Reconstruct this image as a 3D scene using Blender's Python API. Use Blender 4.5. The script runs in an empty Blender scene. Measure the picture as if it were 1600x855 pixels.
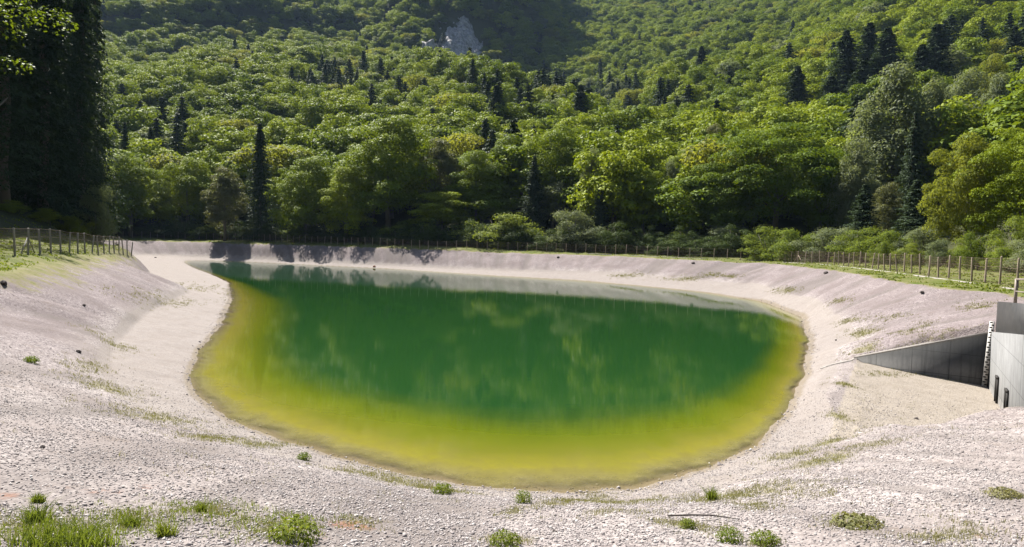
import bpy, math, random
import numpy as np
from mathutils import Vector, Matrix

rng = np.random.default_rng(7)
random.seed(7)
sc = bpy.context.scene
COL = sc.collection
R = math.radians

# ------------------------------------------------------------------ camera
F = 1000.0                      # focal length in pixels of a 1600 px wide frame
PITCH, ROLL = math.atan(47.7 / F), math.atan(0.024)
fwd = np.array([0, math.cos(PITCH), -math.sin(PITCH)])
r0 = np.array([1.0, 0, 0]); u0 = np.array([0, math.sin(PITCH), math.cos(PITCH)])
right = math.cos(ROLL) * r0 + math.sin(ROLL) * u0
up = -math.sin(ROLL) * r0 + math.cos(ROLL) * u0
cd = bpy.data.cameras.new("camera"); cam = bpy.data.objects.new("camera", cd); COL.objects.link(cam)
cd.sensor_width = 36; cd.lens = 36 * F / 1600; cd.clip_end = 5000; cd.clip_start = 0.05
M = Matrix.Identity(4)
for i in range(3):
    M[i][0] = right[i]; M[i][1] = up[i]; M[i][2] = -fwd[i]
cam.matrix_world = M
sc.camera = cam

def ray(px, py):
    d = fwd * F + right * (px - 800) - up * (py - 427.5)
    return d / np.linalg.norm(d)
def at_z(px, py, z):
    d = ray(px, py); t = z / d[2]
    return np.array([d[0] * t, d[1] * t, z])
def at_y(px, py, y):
    d = ray(px, py); t = y / d[1]
    return d * t
def project(p):
    p = np.asarray(p, float)
    zc = p @ fwd
    return np.stack([800 + F * (p @ right) / zc, 427.5 - F * (p @ up) / zc, zc], -1)

# ------------------------------------------------------------------ noise
_P = np.random.default_rng(3).random((256, 256))
def vnoise(x, y):
    xi = np.floor(x).astype(int); yi = np.floor(y).astype(int)
    fx = x - xi; fy = y - yi
    fx = fx * fx * (3 - 2 * fx); fy = fy * fy * (3 - 2 * fy)
    a = _P[xi & 255, yi & 255]; b = _P[(xi + 1) & 255, yi & 255]
    c = _P[xi & 255, (yi + 1) & 255]; d = _P[(xi + 1) & 255, (yi + 1) & 255]
    return (a * (1 - fx) + b * fx) * (1 - fy) + (c * (1 - fx) + d * fx) * fy - 0.5
def fbm(x, y, o=4):
    s = 0; a = 1.0
    for k in range(o):
        s = s + a * vnoise(x + 17.3 * k, y - 9.1 * k); x = x * 2.03; y = y * 2.03; a *= 0.5
    return s
def sstep(a, b, x):
    t = np.clip((x - a) / (b - a), 0, 1); return t * t * (3 - 2 * t)

# ------------------------------------------------------------------ the basin, as curves round its centre
HW = 5.7
CX, CY = -5.0, 62.0
shore_px = [(880, 768), (1000, 761), (1100, 737), (1180, 693), (1232, 640), (1256, 580), (1262, 530), (1252, 495), (1190, 471),
            (1100, 457), (1000, 447), (900, 438), (760, 430), (620, 421), (540, 417), (480, 414), (400, 410), (342, 408), (282, 406.5),
            (305, 419), (335, 430), (358, 441), (362, 470), (345, 510), (312, 550), (297, 590), (308, 622), (370, 662), (480, 702),
            (600, 733), (720, 757), (800, 766)]
shore = [at_z(x, y, -HW) for x, y in shore_px]
toe = [at_z(880, 785, -5.3), at_z(1000, 789, -5.25), at_z(1110, 768, -5.2), at_z(1210, 716, -5.2), at_z(1300, 690, -5.2), (13.2, 29.6, -5.25),
       at_z(1333, 536, -5.05), at_z(1262, 475, -4.9), at_y(1178, 447, 80), at_y(1073, 439, 91), at_y(980, 428, 102), at_y(900, 426, 109),
       at_y(780, 423, 117), at_y(640, 417, 127.5), at_y(540, 411, 134), at_y(480, 409, 139), at_y(400, 404, 146), at_y(300, 400.5, 151), (-86, 144, -4.7),
       (-62, 107, -4.9), (-45, 80, -5.0), (-36, 64, -5.0), at_z(300, 455, -5.0), at_z(230, 490, -5.0), at_z(180, 540, -5.0), at_z(172, 575, -5.0),
       at_z(200, 622, -5.05), at_z(290, 668, -5.1), at_z(420, 706, -5.2), at_z(560, 742, -5.25), at_z(700, 773, -5.3)]
rim = [at_z(1569, 461, -2.2), at_z(1464, 453, -2.2), at_z(1365, 436, -2.2), at_z(1312, 425, -2.2), at_z(1200, 412, -2.1), at_z(1100, 407, -2.0),
       at_z(1000, 403, -2.05), at_z(900, 399, -2.0), at_z(800, 396, -2.0), at_z(700, 392, -1.88), at_z(620, 389, -1.80), at_z(480, 383.5, -1.63),
       at_z(380, 380.5, -1.62), (-80, 157, -1.55), (-97, 146, -1.6), (-80, 120, -1.8), (-60, 92, -2.0), at_z(203, 392, -2.05), at_z(100, 411, -2.1),
       (-24, 30, -2.1), (-22, 22, -2.1), (-17, 13, -2.0), (-9.5, 4.0, -1.9), (-4.0, 1.5, -1.75), (0.2, 0.8, -1.68), (12, 3.5, -1.8), (18.6, 10.6, -2.0), (21.3, 17.0, -2.1), (20.6, 23.0, -2.15)]
fence = [at_z(1605, 452, -1.95), at_z(1560, 445.5, -1.9), at_z(1500, 438, -1.9), at_z(1370, 420.5, -1.8), at_z(1300, 414, -1.85), at_z(1200, 407.5, -1.87), at_z(1100, 403.5, -1.74),
         at_z(1000, 399.3, -1.68), at_z(900, 395.3, -1.6), at_z(800, 391.3, -1.48), at_z(700, 388, -1.37), at_z(620, 385.3, -1.32), at_z(480, 379.8, -1.14),
         at_z(380, 376, -1.01), (-95, 167, -1.05), (-112, 153, -1.15), (-96, 124, -1.3), (-72, 98, -1.4), at_z(205, 385.5, -1.5), at_z(160, 389, -1.5),
         at_z(100, 393.5, -1.5), at_z(12, 400, -1.5), (-31, 28, -1.5), (-27, 16, -1.5), (-20, 4, -1.6), (-8, -5, -1.6), (2, -6, -1.6), (15, -3, -1.7), (25, 7, -1.9), (28, 24, -1.95)]
TH = np.linspace(-math.pi, math.pi, 2881)
def curve(pts, val=None, sm=10):
    pts = np.array([np.asarray(p, float)[:3] for p in pts])
    th = np.arctan2(pts[:, 1] - CY, pts[:, 0] - CX)
    v = np.hypot(pts[:, 1] - CY, pts[:, 0] - CX) if val is None else (pts[:, 2])
    o = np.argsort(th); pts = pts[o]
    nx_ = np.roll(pts, -1, axis=0); f_ = np.linspace(0, 1, 13)[:-1]
    pts = (pts[:, None] * (1 - f_)[None, :, None] + nx_[:, None] * f_[None, :, None]).reshape(-1, 3)
    th = np.arctan2(pts[:, 1] - CY, pts[:, 0] - CX)
    v = np.hypot(pts[:, 1] - CY, pts[:, 0] - CX) if val is None else pts[:, 2]
    o = np.argsort(th); th = th[o]; v = v[o]
    th = np.concatenate([th - 2 * math.pi, th, th + 2 * math.pi]); v = np.concatenate([v, v, v])
    y = np.interp(TH, th, v)
    k = np.exp(-0.5 * (np.arange(-3 * sm, 3 * sm + 1) / sm) ** 2); k /= k.sum()
    yy = np.concatenate([y[-1 - 3 * sm:-1], y, y[1:1 + 3 * sm]])
    return np.convolve(yy, k, 'valid')
S_R = curve(shore); T_R = curve(toe); T_Z = curve(toe, 1); RM_R = curve(rim); RM_Z = curve(rim, 1); F_R = curve(fence); F_Z = curve(fence, 1)
S_R = S_R + 0.25 * fbm(TH * 14, TH * 0 + 3.3) + 0.16 * fbm(TH * 60, TH * 0 + 8, 4)
T_R = np.maximum(T_R, S_R + 1.0); RM_R = np.maximum(RM_R, T_R + 2.0); F_R = np.maximum(F_R, RM_R + 1.5)

# intake apron cut into the right bank:  A, B = far wing wall,  B, D = head wall,  E = near toe
QA, QB, QD, QE = np.array([15.4, 28.25]), np.array([19.2, 25.4]), np.array([14.7, 18.1]), np.array([8.7, 17.2])
FZ = dict(A=-5.22, B=-5.32, D=-5.7, E=-5.28)
def side(p, q, x, y):
    return (q[0] - p[0]) * (y - p[1]) - (q[1] - p[1]) * (x - p[0])
def lerp3(x, a, b):
    return a + (b - a) * x
def terrain(x, y, detail=True, cut=True):
    x = np.asarray(x, float); y = np.asarray(y, float)
    dx = x - CX; dy = y - CY
    r = np.hypot(dx, dy); th = np.arctan2(dy, dx)
    g = lambda a: np.interp(th, TH, a)
    sr, tr, tz, rr, rz, fr, fz = g(S_R), g(T_R), g(T_Z), g(RM_R), g(RM_Z), g(F_R), g(F_Z)
    dist = np.maximum(sr - r, 0)
    dist = dist * (1 + 2.0 * sstep(6, 22, dx) * sstep(8, -8, dy + 30 - 60)) * (1 + 0.35 * sstep(0, 30, dy)) * (1 + 0.55 * sstep(-6, -16, dx) * sstep(-34, -20, dy))
    z_in = -HW - np.minimum(0.165 * dist + 0.016 * dist ** 2, 4.5)
    tb = np.clip((r - sr) / (tr - sr), 0, 1)
    z_be = -HW + (tz + HW) * tb
    tk = np.clip((r - tr) / (rr - tr), 0, 1)
    z_bk = tz + (rz - tz) * (tk + 0.10 * np.sin(tk * math.pi) * (1 - tk))
    tg = np.clip((r - rr) / (fr - rr), 0, 1)
    z_gr = rz + (fz - rz) * tg
    s = np.maximum(r - fr, 0)
    # hillside
    rgt = sstep(0.15, 0.6, x / np.maximum(np.abs(y), 1))
    lft = sstep(-0.55, -0.75, x / np.maximum(np.abs(y), 1)) * sstep(130, 90, y)
    h = 0.05 * s
    h = h + 0.22 * np.maximum(s - lerp3(rgt, 9, 16), 0) + (0.07 + 0.11 * rgt) * np.maximum(s - 110, 0) + 0.16 * np.maximum(s - 430, 0) * (1 - 0.4 * rgt)
    h = h + lft * 0.10 * np.minimum(s, 40)
    d = np.hypot(x, y)
    ax = x / np.maximum(y, 1)
    # the escarpment with the rock faces, and the shaded step to its left
    c0 = 600 + 30 * vnoise(ax * 9 + 3, ax * 0 + 1.5)
    win = sstep(-0.25, -0.15, ax) * sstep(0.08, 0.01, ax)
    h = h + win * 105 * (1 + 0.7 * fbm(ax * 22 + 7, d / 90, 3)) * sstep(c0, c0 + 185, d)
    w2 = sstep(-0.75, -0.6, ax) * sstep(-0.16, -0.26, ax)
    c1 = 690 + 120 * (ax + 0.45) + 40 * vnoise(ax * 12, ax * 0 + 5.5)
    h = h + w2 * 20 * sstep(c1, c1 + 24, d)
    # a spur and gullies
    amp = np.clip((s - 40) / 260, 0, 1)
    h = h + amp * (26 * fbm(x / 150 + 4, y / 170 + 2, 3) + 9 * fbm(x / 48, y / 52, 2))
    h = h - 26 * sstep(220, 360, d) * np.exp(-((ax - 0.13 + 0.0005 * (d - 400)) / 0.045) ** 2) * sstep(700, 560, d)
    h = h + 14 * sstep(200, 330, d) * np.exp(-((ax + 0.10 + 0.0007 * (d - 400)) / 0.07) ** 2) * sstep(600, 480, d)
    z = np.where(r < sr, z_in, np.where(r < tr, z_be, np.where(r < rr, z_bk, np.where(r < fr, z_gr, fz + h))))
    bank = sstep(0, 0.12, tk) * sstep(1.12, 0.9, tk + 0 * r) * (r < fr)
    if detail:
        arc = th * rr
        rill = fbm(arc / 2.3 + 0.25 * vnoise(arc / 5, r / 4), arc * 0 + r / 26, 3)
        z = z + bank * 0.24 * rill * np.clip(d / 22, 0.25, 1.3)
        z = z + 0.10 * fbm(x / 2.2, y / 2.2, 3) * sstep(sr - 1, sr + 2.5, r) * (0.5 + 0.5 * (r > rr))
        z = z + (0.035 + 0.05 * (r > rr - 2)) * fbm(x / 0.7, y / 0.7, 3) * (r > sr)
        z = z + 0.5 * sstep(2, 20, s) * fbm(x / 6, y / 6, 3)
    if not cut: return z, None
    nde = side(QD, QE, x, y) / np.linalg.norm(QE - QD); tde = ((x - QE[0]) * (QD - QE)[0] + (y - QE[1]) * (QD - QE)[1]) / np.linalg.norm(QD - QE)
    z = z - 0.72 * sstep(6.0, 0.6, nde) * sstep(-1.6, -0.4, nde) * sstep(0.5, 3.5, tde)
    # the lip of the beach is graded down to the apron
    Lae = np.linalg.norm(QA - QE); nae = side(QE, QA, x, y) / Lae; tae = ((x - QE[0]) * (QA - QE)[0] + (y - QE[1]) * (QA - QE)[1]) / Lae ** 2
    cap = FZ['E'] + (FZ['A'] - FZ['E']) * np.clip(tae, 0, 1) + 0.06 + 0.03 * np.maximum(nae, 0) + 0.5 * np.maximum(-tae * Lae, 0) + 2.0 * np.maximum((tae - 0.97) * Lae, 0)
    z = np.where((nae > -0.6) & (nae < 7) & (tae > -0.6) & (tae < 1.5), np.minimum(z, cap + 3 * np.maximum(nae - 5, 0)), z)
    # apron
    ins = (side(QA, QB, x, y) < 0) & (side(QB, QD, x, y) < 0) & (side(QD, QE, x, y) < 0) & (side(QE, QA, x, y) < 0)
    u = np.clip(((x - QA[0]) * (QB - QA)[0] + (y - QA[1]) * (QB - QA)[1]) / ((QB - QA) @ (QB - QA)), 0, 1)
    v = np.clip(-side(QA, QB, x, y) / -side(QA, QB, QE[0], QE[1]) * -1, 0, 1)
    fl = (FZ['A'] * (1 - u) + FZ['B'] * u) * (1 - v) + (FZ['E'] * (1 - u) + FZ['D'] * u) * v
    if detail:
        fl = fl + 0.05 * fbm(x / 1.2, y / 1.2, 3)
    o2 = 0.28       # the cut runs inside the thickness of the walls
    nrm2 = lambda p, q: side(p, q, x, y) / np.linalg.norm(q - p)
    ins2 = (nrm2(QA, QB) < o2) & (nrm2(QB, QD) < o2) & (side(QD, QE, x, y) < 0) & (side(QE, QA, x, y) < 0)
    fl = np.where(ins2, fl, 9)
    ease = sstep(-0.1, 0.25, -nrm2(QE, QA)) * sstep(0.0, 0.5, -nrm2(QD, QE))
    z = np.where(ins2, z + (np.minimum(z, fl) - z) * ease, z)
    # behind the head wall the fill is retained at deck height
    nbh = nrm2(QB, QD); Lbd = np.linalg.norm(QD - QB); tbd = ((x - QB[0]) * (QD - QB)[0] + (y - QB[1]) * (QD - QB)[1]) / Lbd
    fill = -2.02 + 0.42 * np.clip(tbd / Lbd, 0, 1) - 0.55 * np.maximum(tbd - Lbd - 0.6, 0) - 0.9 * np.maximum(0.2 - tbd, 0) - 0.02 * nbh
    z = np.where((nbh > 0.3) & (nbh < 14), np.maximum(z, fill - 0.5 * np.maximum(nbh - 9, 0)), z)
    return z, dict(r=r, th=th, sr=sr, tr=tr, rr=rr, fr=fr, tk=tk, tb=tb, s=s, ins=ins, d=d, ax=ax)
for _k, _q in (('A', QA), ('E', QE)):
    FZ[_k] = float(terrain(np.array([_q[0]]), np.array([_q[1]]), False, False)[0][0]) - (0.14 if _k == 'A' else 0.05)
print(FZ)
def gz(x, y):
    z, _ = terrain(np.array([x]), np.array([y])); return float(z[0])
def at_ground(px, py):
    d = ray(px, py)
    t = np.concatenate([np.linspace(2, 60, 2400), np.linspace(60, 700, 3000)])
    P = t[:, None] * d[None]
    z, _ = terrain(P[:, 0], P[:, 1])
    k = np.argmax(P[:, 2] < z)
    return np.array([P[k, 0], P[k, 1], z[k]])

# ------------------------------------------------------------------ helpers
def mesh_np(name, verts, faces, mat=None, smooth=False, attrs=None):
    """faces: (n,k) int array, or a list of such arrays"""
    me = bpy.data.meshes.new(name)
    verts = np.asarray(verts, np.float32)
    fl = faces if isinstance(faces, list) else [faces]
    fl = [np.asarray(f, np.int32) for f in fl if len(f)]
    me.vertices.add(len(verts)); me.vertices.foreach_set('co', verts.ravel())
    loops = np.concatenate([f.ravel() for f in fl]); tot = np.concatenate([np.full(len(f), f.shape[1], np.int32) for f in fl])
    start = np.concatenate([[0], np.cumsum(tot)[:-1]]).astype(np.int32)
    me.loops.add(len(loops)); me.loops.foreach_set('vertex_index', loops)
    me.polygons.add(len(tot)); me.polygons.foreach_set('loop_start', start); me.polygons.foreach_set('loop_total', tot)
    if smooth:
        me.polygons.foreach_set('use_smooth', np.ones(len(tot), bool))
    me.update(calc_edges=True); me.validate()
    for k, v in (attrs or {}).items():
        a = me.attributes.new(k, 'FLOAT', 'POINT'); a.data.foreach_set('value', np.asarray(v, np.float32))
    if mat: me.materials.append(mat)
    return me
def link(name, me, parent=None, loc=None, rot=None, scale=None):
    o = bpy.data.objects.new(name, me); COL.objects.link(o)
    if parent: o.parent = parent
    if loc is not None: o.location = [float(c) for c in loc]
    if rot is not None: o.rotation_euler = rot
    if scale is not None: o.scale = scale
    return o
def tag(o, label=None, cat=None, group=None, kind=None):
    if label: o['label'] = label
    if cat: o['category'] = cat
    if group: o['group'] = group
    if kind: o['kind'] = kind
    return o
def empty(name, loc, rz=0.0):
    o = bpy.data.objects.new(name, None); COL.objects.link(o)
    o.empty_display_size = 0.3
    o.location = [float(c) for c in loc]; o.rotation_euler = (0, 0, rz); return o
class MB:
    def __init__(s): s.v = []; s.f = {3: [], 4: []}; s.n = 0
    def add(s, v, f):
        v = np.asarray(v, float); f = np.asarray(f, int)
        s.f[f.shape[1]].append(f + s.n); s.v.append(v); s.n += len(v)
    def prism(s, base, top):
        """two loops of equal length"""
        n = len(base); v = np.concatenate([base, top])
        q = [[i, (i + 1) % n, n + (i + 1) % n, n + i] for i in range(n)]
        s.add(v, q)
        m = s.n - 2 * n
        for k in range(1, n - 1):
            s.f[3].append(np.array([[m, m + k + 1, m + k], [m + n, m + n + k, m + n + k + 1]]))
    def box(s, c, h, ax=None):
        c = np.asarray(c, float); h = np.asarray(h, float)
        A = np.eye(3) if ax is None else np.asarray(ax, float)
        b = [c + A.T @ (h * np.array(k)) for k in ((-1, -1, -1), (1, -1, -1), (1, 1, -1), (-1, 1, -1))]
        t = [c + A.T @ (h * np.array(k)) for k in ((-1, -1, 1), (1, -1, 1), (1, 1, 1), (-1, 1, 1))]
        s.prism(np.array(b), np.array(t))
    def tube(s, pts, rad, n=8, cap=True):
        pts = np.asarray(pts, float); rad = np.broadcast_to(np.asarray(rad, float), (len(pts),))
        rings = []
        for i in range(len(pts)):
            t = pts[min(i + 1, len(pts) - 1)] - pts[max(i - 1, 0)]
            t /= np.linalg.norm(t) + 1e-9
            a = np.cross(t, [0, 0, 1.0]) if abs(t[2]) < 0.95 else np.cross(t, [1.0, 0, 0])
            a /= np.linalg.norm(a); b = np.cross(t, a)
            an = np.arange(n) * 2 * math.pi / n
            rings.append(pts[i] + rad[i] * (np.cos(an)[:, None] * a + np.sin(an)[:, None] * b))
        v = np.concatenate(rings); q = []
        for i in range(len(pts) - 1):
            for k in range(n):
                q.append([i * n + k, i * n + (k + 1) % n, (i + 1) * n + (k + 1) % n, (i + 1) * n + k])
        s.add(v, q)
        if cap:
            m = s.n - len(v); e = m + (len(pts) - 1) * n
            for k in range(1, n - 1):
                s.f[3].append(np.array([[m, m + k + 1, m + k], [e, e + k, e + k + 1]]))
    def mesh(s, name, mat, smooth=False):
        fl = [np.concatenate(s.f[k]) for k in (3, 4) if s.f[k]]
        return mesh_np(name, np.concatenate(s.v), fl, mat, smooth)

# ------------------------------------------------------------------ materials
def new_mat(name):
    m = bpy.data.materials.new(name); m.use_nodes = True
    nt = m.node_tree; nt.nodes.clear()
    out = nt.nodes.new('ShaderNodeOutputMaterial')
    return m, nt, out
class NB:
    def __init__(s, nt): s.nt = nt
    def n(s, t, **kw):
        nd = s.nt.nodes.new(t)
        for k, v in kw.items():
            if k.startswith('_'): continue
            setattr(nd, k, v)
        return nd
    def set(s, sock, v):
        if hasattr(v, 'is_linked') or isinstance(v, bpy.types.NodeSocket): s.nt.links.new(v, sock)
        else: sock.default_value = v
    def mix(s, f, a, b, mode='MIX'):
        nd = s.n('ShaderNodeMix', data_type='RGBA', blend_type=mode)
        s.set(nd.inputs[0], f); s.set(nd.inputs[6], a); s.set(nd.inputs[7], b); return nd.outputs[2]
    def math(s, op, a, b=0.0, c=None, clamp=False):
        nd = s.n('ShaderNodeMath', operation=op, use_clamp=clamp)
        s.set(nd.inputs[0], a); s.set(nd.inputs[1], b)
        if c is not None: s.set(nd.inputs[2], c)
        return nd.outputs[0]
    def attr(s, name):
        return s.n('ShaderNodeAttribute', attribute_name=name).outputs['Fac']
    def noise(s, vec, scale, detail=4, rough=0.55):
        nd = s.n('ShaderNodeTexNoise'); s.set(nd.inputs['Vector'], vec)
        nd.inputs['Scale'].default_value = scale; nd.inputs['Detail'].default_value = detail; nd.inputs['Roughness'].default_value = rough
        return nd.outputs['Fac']
    def voro(s, vec, scale, feature='F1'):
        nd = s.n('ShaderNodeTexVoronoi', feature=feature); s.set(nd.inputs['Vector'], vec); nd.inputs['Scale'].default_value = scale
        return nd
    def ramp(s, f, stops, interp='LINEAR'):
        nd = s.n('ShaderNodeValToRGB'); s.set(nd.inputs[0], f); cr = nd.color_ramp; cr.interpolation = interp
        while len(cr.elements) > len(stops): cr.elements.remove(cr.elements[-1])
        while len(cr.elements) < len(stops): cr.elements.new(0.5)
        for e, (p, c) in zip(cr.elements, stops):
            e.position = p; e.color = (c[0], c[1], c[2], 1) if not isinstance(c, (int, float)) else (c, c, c, 1)
        return nd.outputs[0]
    def pos(s): return s.n('ShaderNodeNewGeometry').outputs['Position']
    def bsdf(s, col, rough=0.9, bump=None, bstr=0.5, bdist=0.02, spec=0.3):
        p = s.n('ShaderNodeBsdfPrincipled'); s.set(p.inputs['Base Color'], col); s.set(p.inputs['Roughness'], rough)
        p.inputs['Specular IOR Level'].default_value = spec
        if bump is not None:
            b = s.n('ShaderNodeBump'); b.inputs['Strength'].default_value = bstr; b.inputs['Distance'].default_value = bdist
            s.set(b.inputs['Height'], bump); s.nt.links.new(b.outputs[0], p.inputs['Normal'])
        return p
def C4(r, g, b): return (r, g, b, 1.0)

def mat_ground():
    m, nt, out = new_mat('ground_cover'); b = NB(nt)
    P = b.pos()
    v1 = b.voro(P, 26); v2 = b.voro(P, 11)
    sep = b.n('ShaderNodeSeparateColor'); nt.links.new(v1.outputs['Color'], sep.inputs[0])
    sep2 = b.n('ShaderNodeSeparateColor'); nt.links.new(v2.outputs['Color'], sep2.inputs[0])
    rnd = b.math('ADD', b.math('MULTIPLY', sep.outputs[0], 0.6), b.math('MULTIPLY', sep2.outputs[1], 0.4))
    grav = b.ramp(rnd, [(0.1, (0.1071, 0.0922, 0.0898)), (0.4, (0.2366, 0.2080, 0.2011)), (0.7, (0.2991, 0.2634, 0.2498)), (0.95, (0.4018, 0.3687, 0.3465))])
    big = b.noise(P, 0.35, 5); mid = b.noise(P, 1.7, 5)
    grav = b.mix(b.ramp(big, [(0.42, 0.0), (0.62, 0.75)]), grav, C4(0.1880, 0.1600, 0.1496))
    grav = b.mix(b.ramp(mid, [(0.58, 0.0), (0.72, 0.5)]), grav, C4(0.1520, 0.1200, 0.0960))
    grav = b.mix(b.attr('bank'), grav, b.mix(1.0, grav, C4(0.76, 0.725, 0.755), 'MULTIPLY'))
    # erosion streaks down the bank
    st = b.attr('streak')
    grav = b.mix(st, grav, C4(0.1280, 0.1104, 0.1024))
    # beach: fine pale silt and gravel
    fine = b.noise(P, 9, 6, 0.7)
    beach = b.mix(fine, C4(0.2120, 0.1856, 0.1680), C4(0.3120, 0.2800, 0.2600))
    beach = b.mix(b.math('MULTIPLY', sep.outputs[1], 0.75), beach, C4(0.1760, 0.1520, 0.1400))
    beach = b.mix(b.ramp(mid, [(0.46, 0.0), (0.66, 0.5)]), beach, C4(0.185, 0.157, 0.138))
    beach = b.mix(b.ramp(big, [(0.45, 0.0), (0.65, 0.4)]), beach, C4(0.20, 0.172, 0.155))
    wetn = b.math('ADD', b.attr('wet'), b.math('MULTIPLY', b.math('SUBTRACT', mid, 0.5), 0.5), clamp=True)
    beach = b.mix(b.ramp(wetn, [(0.45, 0.0), (0.8, 0.8)]), beach, C4(0.165, 0.135, 0.098))
    bm = b.math('ADD', b.attr('beach'), b.math('MULTIPLY', b.math('SUBTRACT', mid, 0.5), 0.35))
    col = b.mix(b.ramp(bm, [(0.4, 0.0), (0.6, 1.0)]), grav, beach)
    # apron
    ap = b.mix(fine, C4(0.235, 0.203, 0.172), C4(0.33, 0.292, 0.25))
    ap = b.mix(b.math('MULTIPLY', b.math('ADD', sep.outputs[1], b.ramp(mid, [(0.45, 0.0), (0.65, 0.5)])), 0.5), ap, C4(0.165, 0.138, 0.105))
    col = b.mix(b.attr('apron'), col, ap)
    # weeds and reddish moss staining the gravel
    wn = b.math('ADD', b.attr('weed'), b.math('MULTIPLY', b.math('SUBTRACT', b.noise(P, 4.5, 6, 0.7), 0.5), 1.2))
    wc = b.mix(b.noise(P, 3.0, 4), C4(0.1040, 0.1080, 0.0360), C4(0.2320, 0.2000, 0.1040))
    col = b.mix(b.ramp(wn, [(0.42, 0.0), (0.75, 0.85)]), col, wc)
    rn = b.math('ADD', b.attr('moss'), b.math('MULTIPLY', b.math('SUBTRACT', b.noise(P, 6, 6, 0.7), 0.5), 1.4))
    col = b.mix(b.ramp(rn, [(0.5, 0.0), (0.85, 0.75)]), col, C4(0.1920, 0.0920, 0.0560))
    # grass berm
    gn = b.noise(P, 0.8, 6, 0.65); gf = b.noise(P, 14, 4, 0.7)
    gr = b.mix(b.ramp(gn, [(0.38, 0.0), (0.62, 1.0)]), C4(0.0880, 0.1120, 0.0160), C4(0.1680, 0.1560, 0.0600))
    gr = b.mix(b.math('MULTIPLY', gf, 0.6), gr, C4(0.0400, 0.0560, 0.0112))
    gm = b.math('ADD', b.attr('grass'), b.math('MULTIPLY', b.math('SUBTRACT', b.noise(P, 0.9, 7, 0.72), 0.5), 1.7))
    gmask = b.ramp(gm, [(0.38, 0.0), (0.66, 1.0)])
    gr = b.mix(b.ramp(gm, [(0.55, 0.75), (0.95, 0.0)]), gr, C4(0.1880, 0.1640, 0.0800))
    col = b.mix(gmask, col, gr)
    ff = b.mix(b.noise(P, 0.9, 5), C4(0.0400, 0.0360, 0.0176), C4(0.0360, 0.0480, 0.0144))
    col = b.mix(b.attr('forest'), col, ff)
    h = b.math('ADD', b.math('MULTIPLY', v1.outputs['Distance'], -1.0), b.math('MULTIPLY', v2.outputs['Distance'], -0.8))
    h = b.math('ADD', h, b.math('MULTIPLY', gf, b.math('MULTIPLY', gmask, 1.5)))
    p = b.bsdf(col, 0.95, h, 0.6, 0.03, 0.15)
    nt.links.new(p.outputs[0], out.inputs[0]); return m

def mat_stone():
    m, nt, out = new_mat('loose_stone'); b = NB(nt)
    g = b.n('ShaderNodeNewGeometry')
    c = b.ramp(g.outputs['Random Per Island'], [(0, (0.1317, 0.1159, 0.1159)), (0.3, (0.2458, 0.2195, 0.2169)), (0.7, (0.3073, 0.2766, 0.2677)), (1, (0.4214, 0.3994, 0.3863))])
    c = b.mix(b.math('MULTIPLY', b.noise(g.outputs['Position'], 30, 3), 0.4), c, C4(0.2195, 0.1888, 0.1756))
    nt.links.new(b.bsdf(c, 0.9, spec=0.2).outputs[0], out.inputs[0]); return m

def mat_water():
    m, nt, out = new_mat('murky_green_water'); b = NB(nt)
    P = b.pos()
    dep = b.math('ADD', b.attr('depth'), b.math('MULTIPLY', b.math('SUBTRACT', b.noise(P, 0.3, 6, 0.65), 0.5), 0.5))
    dn = b.math('MULTIPLY', dep, 0.4, clamp=True)         # 0..2.5 m
    col = b.ramp(dn, [(0.0, (0.235, 0.200, 0.110)), (0.10, (0.175, 0.158, 0.020)), (0.22, (0.112, 0.117, 0.010)), (0.42, (0.072, 0.094, 0.005)), (0.66, (0.026, 0.056, 0.008)), (0.9, (0.011, 0.044, 0.010))])
    bed = b.math('ADD', b.noise(P, 2.2, 6, 0.7), b.math('MULTIPLY', b.noise(P, 16, 3), 0.4))
    col = b.mix(b.math('MULTIPLY', b.math('SUBTRACT', 1.0, b.math('MULTIPLY', dn, 3.2), clamp=True), b.ramp(bed, [(0.55, 0.0), (0.85, 0.75)])), col, C4(0.125, 0.108, 0.035))
    dif = b.n('ShaderNodeBsdfDiffuse'); nt.links.new(col, dif.inputs[0])
    tr = b.n('ShaderNodeBsdfTransparent')
    nt.links.new(b.ramp(dn, [(0.0, (0.97, 0.94, 0.84)), (0.1, (0.91, 0.88, 0.56)), (0.3, (0.76, 0.79, 0.16))]), tr.inputs[0])
    alpha = b.ramp(dn, [(0.0, 0.1), (0.04, 0.75), (0.1, 1.0)])
    body = b.n('ShaderNodeMixShader'); nt.links.new(alpha, body.inputs[0]); nt.links.new(tr.outputs[0], body.inputs[1]); nt.links.new(dif.outputs[0], body.inputs[2])
    # calm water: faint ripples
    mp = b.n('ShaderNodeMapping'); nt.links.new(P, mp.inputs[0]); mp.inputs['Scale'].default_value = (0.4, 1.5, 1.0)
    rip = b.math('ADD', b.noise(mp.outputs[0], 2.2, 3), b.math('MULTIPLY', b.noise(mp.outputs[0], 9, 2), 0.35))
    bp = b.n('ShaderNodeBump'); bp.inputs['Strength'].default_value = 1.0; bp.inputs['Distance'].default_value = 0.0013; nt.links.new(rip, bp.inputs['Height'])
    gl = b.n('ShaderNodeBsdfGlossy'); gl.inputs['Roughness'].default_value = 0.012; nt.links.new(bp.outputs[0], gl.inputs['Normal'])
    fr = b.n('ShaderNodeFresnel'); fr.inputs['IOR'].default_value = 1.333
    mx = b.n('ShaderNodeMixShader'); nt.links.new(fr.outputs[0], mx.inputs[0]); nt.links.new(body.outputs[0], mx.inputs[1]); nt.links.new(gl.outputs[0], mx.inputs[2])
    nt.links.new(mx.outputs[0], out.inputs[0]); return m

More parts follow.
